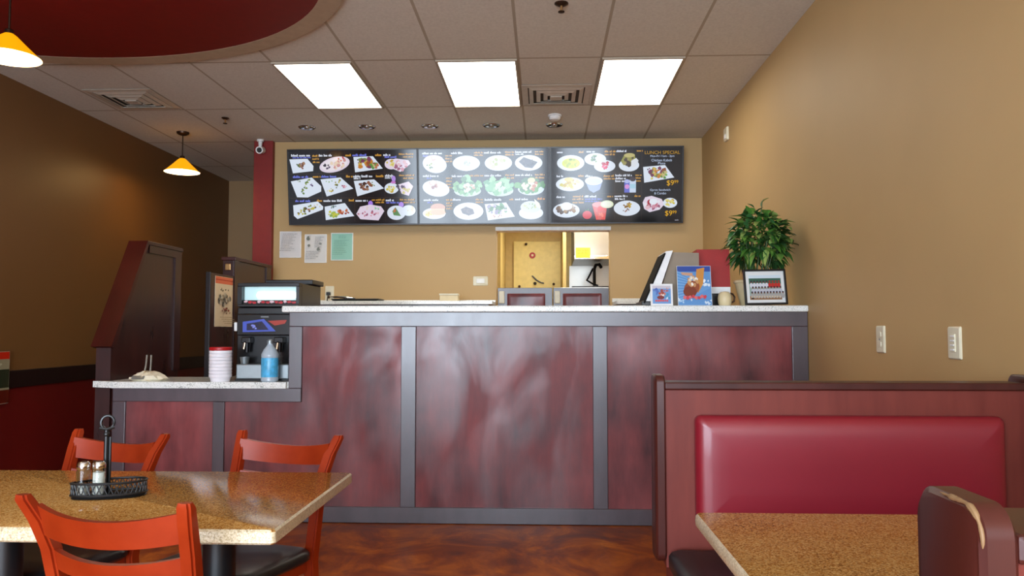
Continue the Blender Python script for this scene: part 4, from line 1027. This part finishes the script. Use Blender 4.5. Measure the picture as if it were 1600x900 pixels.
def make_chair(label):
    """faces -Y; origin on the floor under the seat centre"""
    t = thing('dining_chair', label, 'chair', (0, 0, 0), 'cherry chairs at the left table')
    CH = M['chair']
    def post(sx):
        secs = []
        for z, x, y, a, d in ((0, .178, .225, .016, .018), (.2, .172, .20, .018, .02), (.42, .170, .185, .019, .021), (.60, .178, .205, .019, .02), (.70, .184, .228, .019, .019), (.77, .194, .256, .019, .018), (.822, .208, .284, .018, .016), (.834, .209, .288, .015, .012)):
            secs.append([(sx*x-a, y-d, z), (sx*x+a, y-d, z), (sx*x+a, y+d, z), (sx*x-a, y+d, z)])
        b = B(); b.loft(secs); bmesh.ops.bevel(b.bm, geom=[e for e in b.bm.edges if abs(e.verts[0].co.z-e.verts[1].co.z) > .005], offset=.006, segments=2, affect='EDGES')
        b.build('leg', CH, t, smooth=30)
    post(-1); post(1)
    def rail(z0, z1, yb, hw, dip, name):
        secs = []; n = 14
        for i in range(n+1):
            u = -1 + 2*i/n; x = hw*u; y = yb + .04*(1-u*u); th = .009
            lean = .018*(z1-z0)/.07
            top = z1 - dip*(1-u*u); bot = z0 - dip*(1-u*u)*.7
            secs.append([(x, y-th, bot), (x, y+th, bot), (x, y+th+lean, top), (x, y-th+lean, top)])
        b = B(); b.loft(secs); b.build(name, CH, t, smooth=30)
    rail(.738, .808, .244, .19, .022, 'top_rail')
    rail(.652, .70, .216, .172, .016, 'slat')
    rail(.572, .612, .200, .168, .012, 'slat')
    p = B(); p.pad(lambda u, v, h: (u, v, .43+h), -.205, .205, -.215, .175, .07, [(.01, 0), (0, .01), (0, .026), (.008, .036), (.03, .043), (.08, .046)]); p.build('seat', M['vinyl_black'], t)
    f = B(); f.box(-.17, .17, -.18, .16, .385, .43, .004); f.build('seat_frame', CH, t)
    for sx in (-1, 1):
        b = B(); b.loft([[(sx*x-a, y-a, z), (sx*x+a, y-a, z), (sx*x+a, y+a, z), (sx*x-a, y+a, z)] for z, x, y, a in ((0, .178, -.185, .014), (.42, .168, -.165, .02))]); b.build('leg', CH, t, smooth=30)
        b = B(); b.cyl((sx*.173, -.175, .2), (sx*.173, .2, .2), .010, n=10); b.build('stretcher', CH, t)
    return t
ch0 = make_chair('cherry wood chair behind the table at its right end, backed by the counter')
ch0.location = (-1.02, 2.59, 0); ch0.rotation_euler = (0, 0, R(-18))
dup(ch0, (-1.655, 2.60, 0), R(-18), 'cherry wood chair behind the table at its left end, beyond the shakers')
dup(ch0, (-.935, 2.02, 0), R(180-10), 'cherry wood chair in front, its curved back turned to the camera')

# ---------------------------------------------------------------- caddy, shakers
t = thing('condiment_caddy', 'black wire condiment caddy with a tall ring handle on the left table', 'caddy', (-1.25, 2.23, .73))
ang = R(24); ca, sa = math.cos(ang), math.sin(ang); CX, CY, ZT = -1.248, 2.235, .7302
def W(u, v, z): return (CX + u*ca - v*sa, CY + u*sa + v*ca, ZT + z)
def outline(g, n=48):
    pts = []
    for i in range(n):
        a = 2*math.pi*i/n; u = (.098+g)*math.cos(a); w = .044 + g + .012*math.cos(a); pts.append((u, w*math.sin(a)))
    return pts
b = B(); b.loft([[W(u, v, 0) for u, v in outline(-.004)], [W(u, v, .004) for u, v in outline(0)], [W(u, v, .008) for u, v in outline(-.004)]]); b.build('base', M['black_metal'], t)
for z, r_ in ((.012, .004), (.045, .0035)):
    b = B(); b.tube([W(u, v, z) for u, v in outline(0)], r_, n=8, closed=True); b.build('rim_wire', M['black_metal'], t)
b = B(); o1 = outline(0, 40)
for i in range(40):
    u, v = o1[i]; u2, v2 = o1[(i+1) % 40]
    b.tube([W(u, v, .012), W(u2, v2, .045)], .0016, n=5); b.tube([W(u2, v2, .012), W(u, v, .045)], .0016, n=5)
b.build('wire_mesh', M['black_metal'], t)
b = B(); b.tube([W(-.012, .012, .004), W(-.012, .012, .1), W(-.012, .012, .19)], .0065, n=10); b.tube([W(-.012+.01, .012, .004), W(-.012+.01, .012, .17)], .004, n=8); b.build('handle_post', M['black_metal'], t)
b = B(); b.tube([W(-.010+.017*math.cos(a), .012, .212+.019*math.sin(a)) for a in [2*math.pi*i/20 for i in range(20)]], .0042, n=8, closed=True); b.build('ring_handle', M['black_metal'], t)
b = B(); b.tube([W(-.03, .012, .196), W(-.012, .010, .192), W(.008, .012, .198)], .005, n=8); b.ball(W(-.012, .012, .178), .009, n=10); b.build('scroll', M['black_metal'], t)
def shaker(u, v, label, fill):
    x, y, z = W(u, v, .0085)
    t = thing('salt_shaker' if fill is M['salt'] else 'pepper_shaker', label, 'shaker', (x, y, z), 'glass shakers in the caddy')
    B().lathe([(.001, z), (.017, z), (.0185, z+.004), (.0185, z+.07), (.016, z+.076), (.0148, z+.076), (.0165, z+.068), (.0165, z+.006), (.001, z+.005)], x, y, n=24).build('glass', M['clear'], t)
    B().lathe([(.001, z+.0062), (.0158, z+.0065), (.0158, z+(.066 if fill is M['salt'] else .034)), (.001, z+(.067 if fill is M['salt'] else .036))], x, y, n=20).build('filling', fill, t)
    B().lathe([(.0165, z+.076), (.0178, z+.078), (.0178, z+.09), (.013, z+.097), (.004, z+.0995), (.001, z+.0995)], x, y, n=24).build('cap', M['chrome'], t)
shaker(-.066, -.008, 'half-full glass shaker with chrome cap, the left one in the caddy', M['pepper'])
shaker(-.026, -.014, 'full glass shaker with chrome cap, the right one beside the caddy post', M['salt'])

# ================================================================== LIGHT
w = bpy.data.worlds.new('daylight'); sc.world = w; w.use_nodes = True
bg = w.node_tree.nodes['Background']; bg.inputs['Color'].default_value = (.74, .86, 1.0, 1); bg.inputs['Strength'].default_value = 18.0
def area(name, loc, rot, sx, sy, energy, color):
    l = bpy.data.lights.new(name, 'AREA'); l.shape = 'RECTANGLE'; l.size = sx; l.size_y = sy; l.energy = energy; l.color = color
    o = bpy.data.objects.new(name, l); COL.objects.link(o); o.location = loc; o.rotation_euler = rot; return o
pt = area('window_portal', ((WX0+WX1)/2, YF-.02, (WZ0+WZ1)/2), (R(90), 0, 0), WX1-WX0, WZ1-WZ0, 10, (1, 1, 1))
pt.data.cycles.is_portal = True
pt = area('window_portal', ((VX0+VX1)/2, YF-.02, (VZ0+VZ1)/2), (R(90), 0, 0), VX1-VX0, VZ1-VZ0, 10, (1, 1, 1))
pt.data.cycles.is_portal = True
area('kitchen_unseen_light', (.5, 9.3, 2.78), (0, 0, 0),   .6, 1.2, 76, (1.0, .97, .86))  # unseen area light put in to light the kitchen, without a fixture
for x, y, z in ((-3.62, 7.66, 2.76), (-3.06, 4.3, 2.74)):
    l = bpy.data.lights.new('pendant_glow', 'POINT'); l.energy = 7; l.color = (1, .62, .24); l.shadow_soft_size = .05
    o = bpy.data.objects.new('pendant_glow', l); COL.objects.link(o); o.location = (x, y, z+.045)

# ================================================================== CAMERA
f = 1228.0; pit = math.atan(65/f); yaw = math.atan(50/f)
cam = bpy.data.cameras.new('camera'); co = bpy.data.objects.new('camera', cam); COL.objects.link(co)
co.location = (0, 0, 1.21)
d = Vector((-math.sin(yaw)*math.cos(pit), math.cos(yaw)*math.cos(pit), math.sin(pit)))
co.rotation_euler = d.to_track_quat('-Z', 'Y').to_euler()
cam.sensor_fit = 'HORIZONTAL'; cam.sensor_width = 36; cam.lens = f/1600*36; cam.clip_start = .02
sc.camera = co
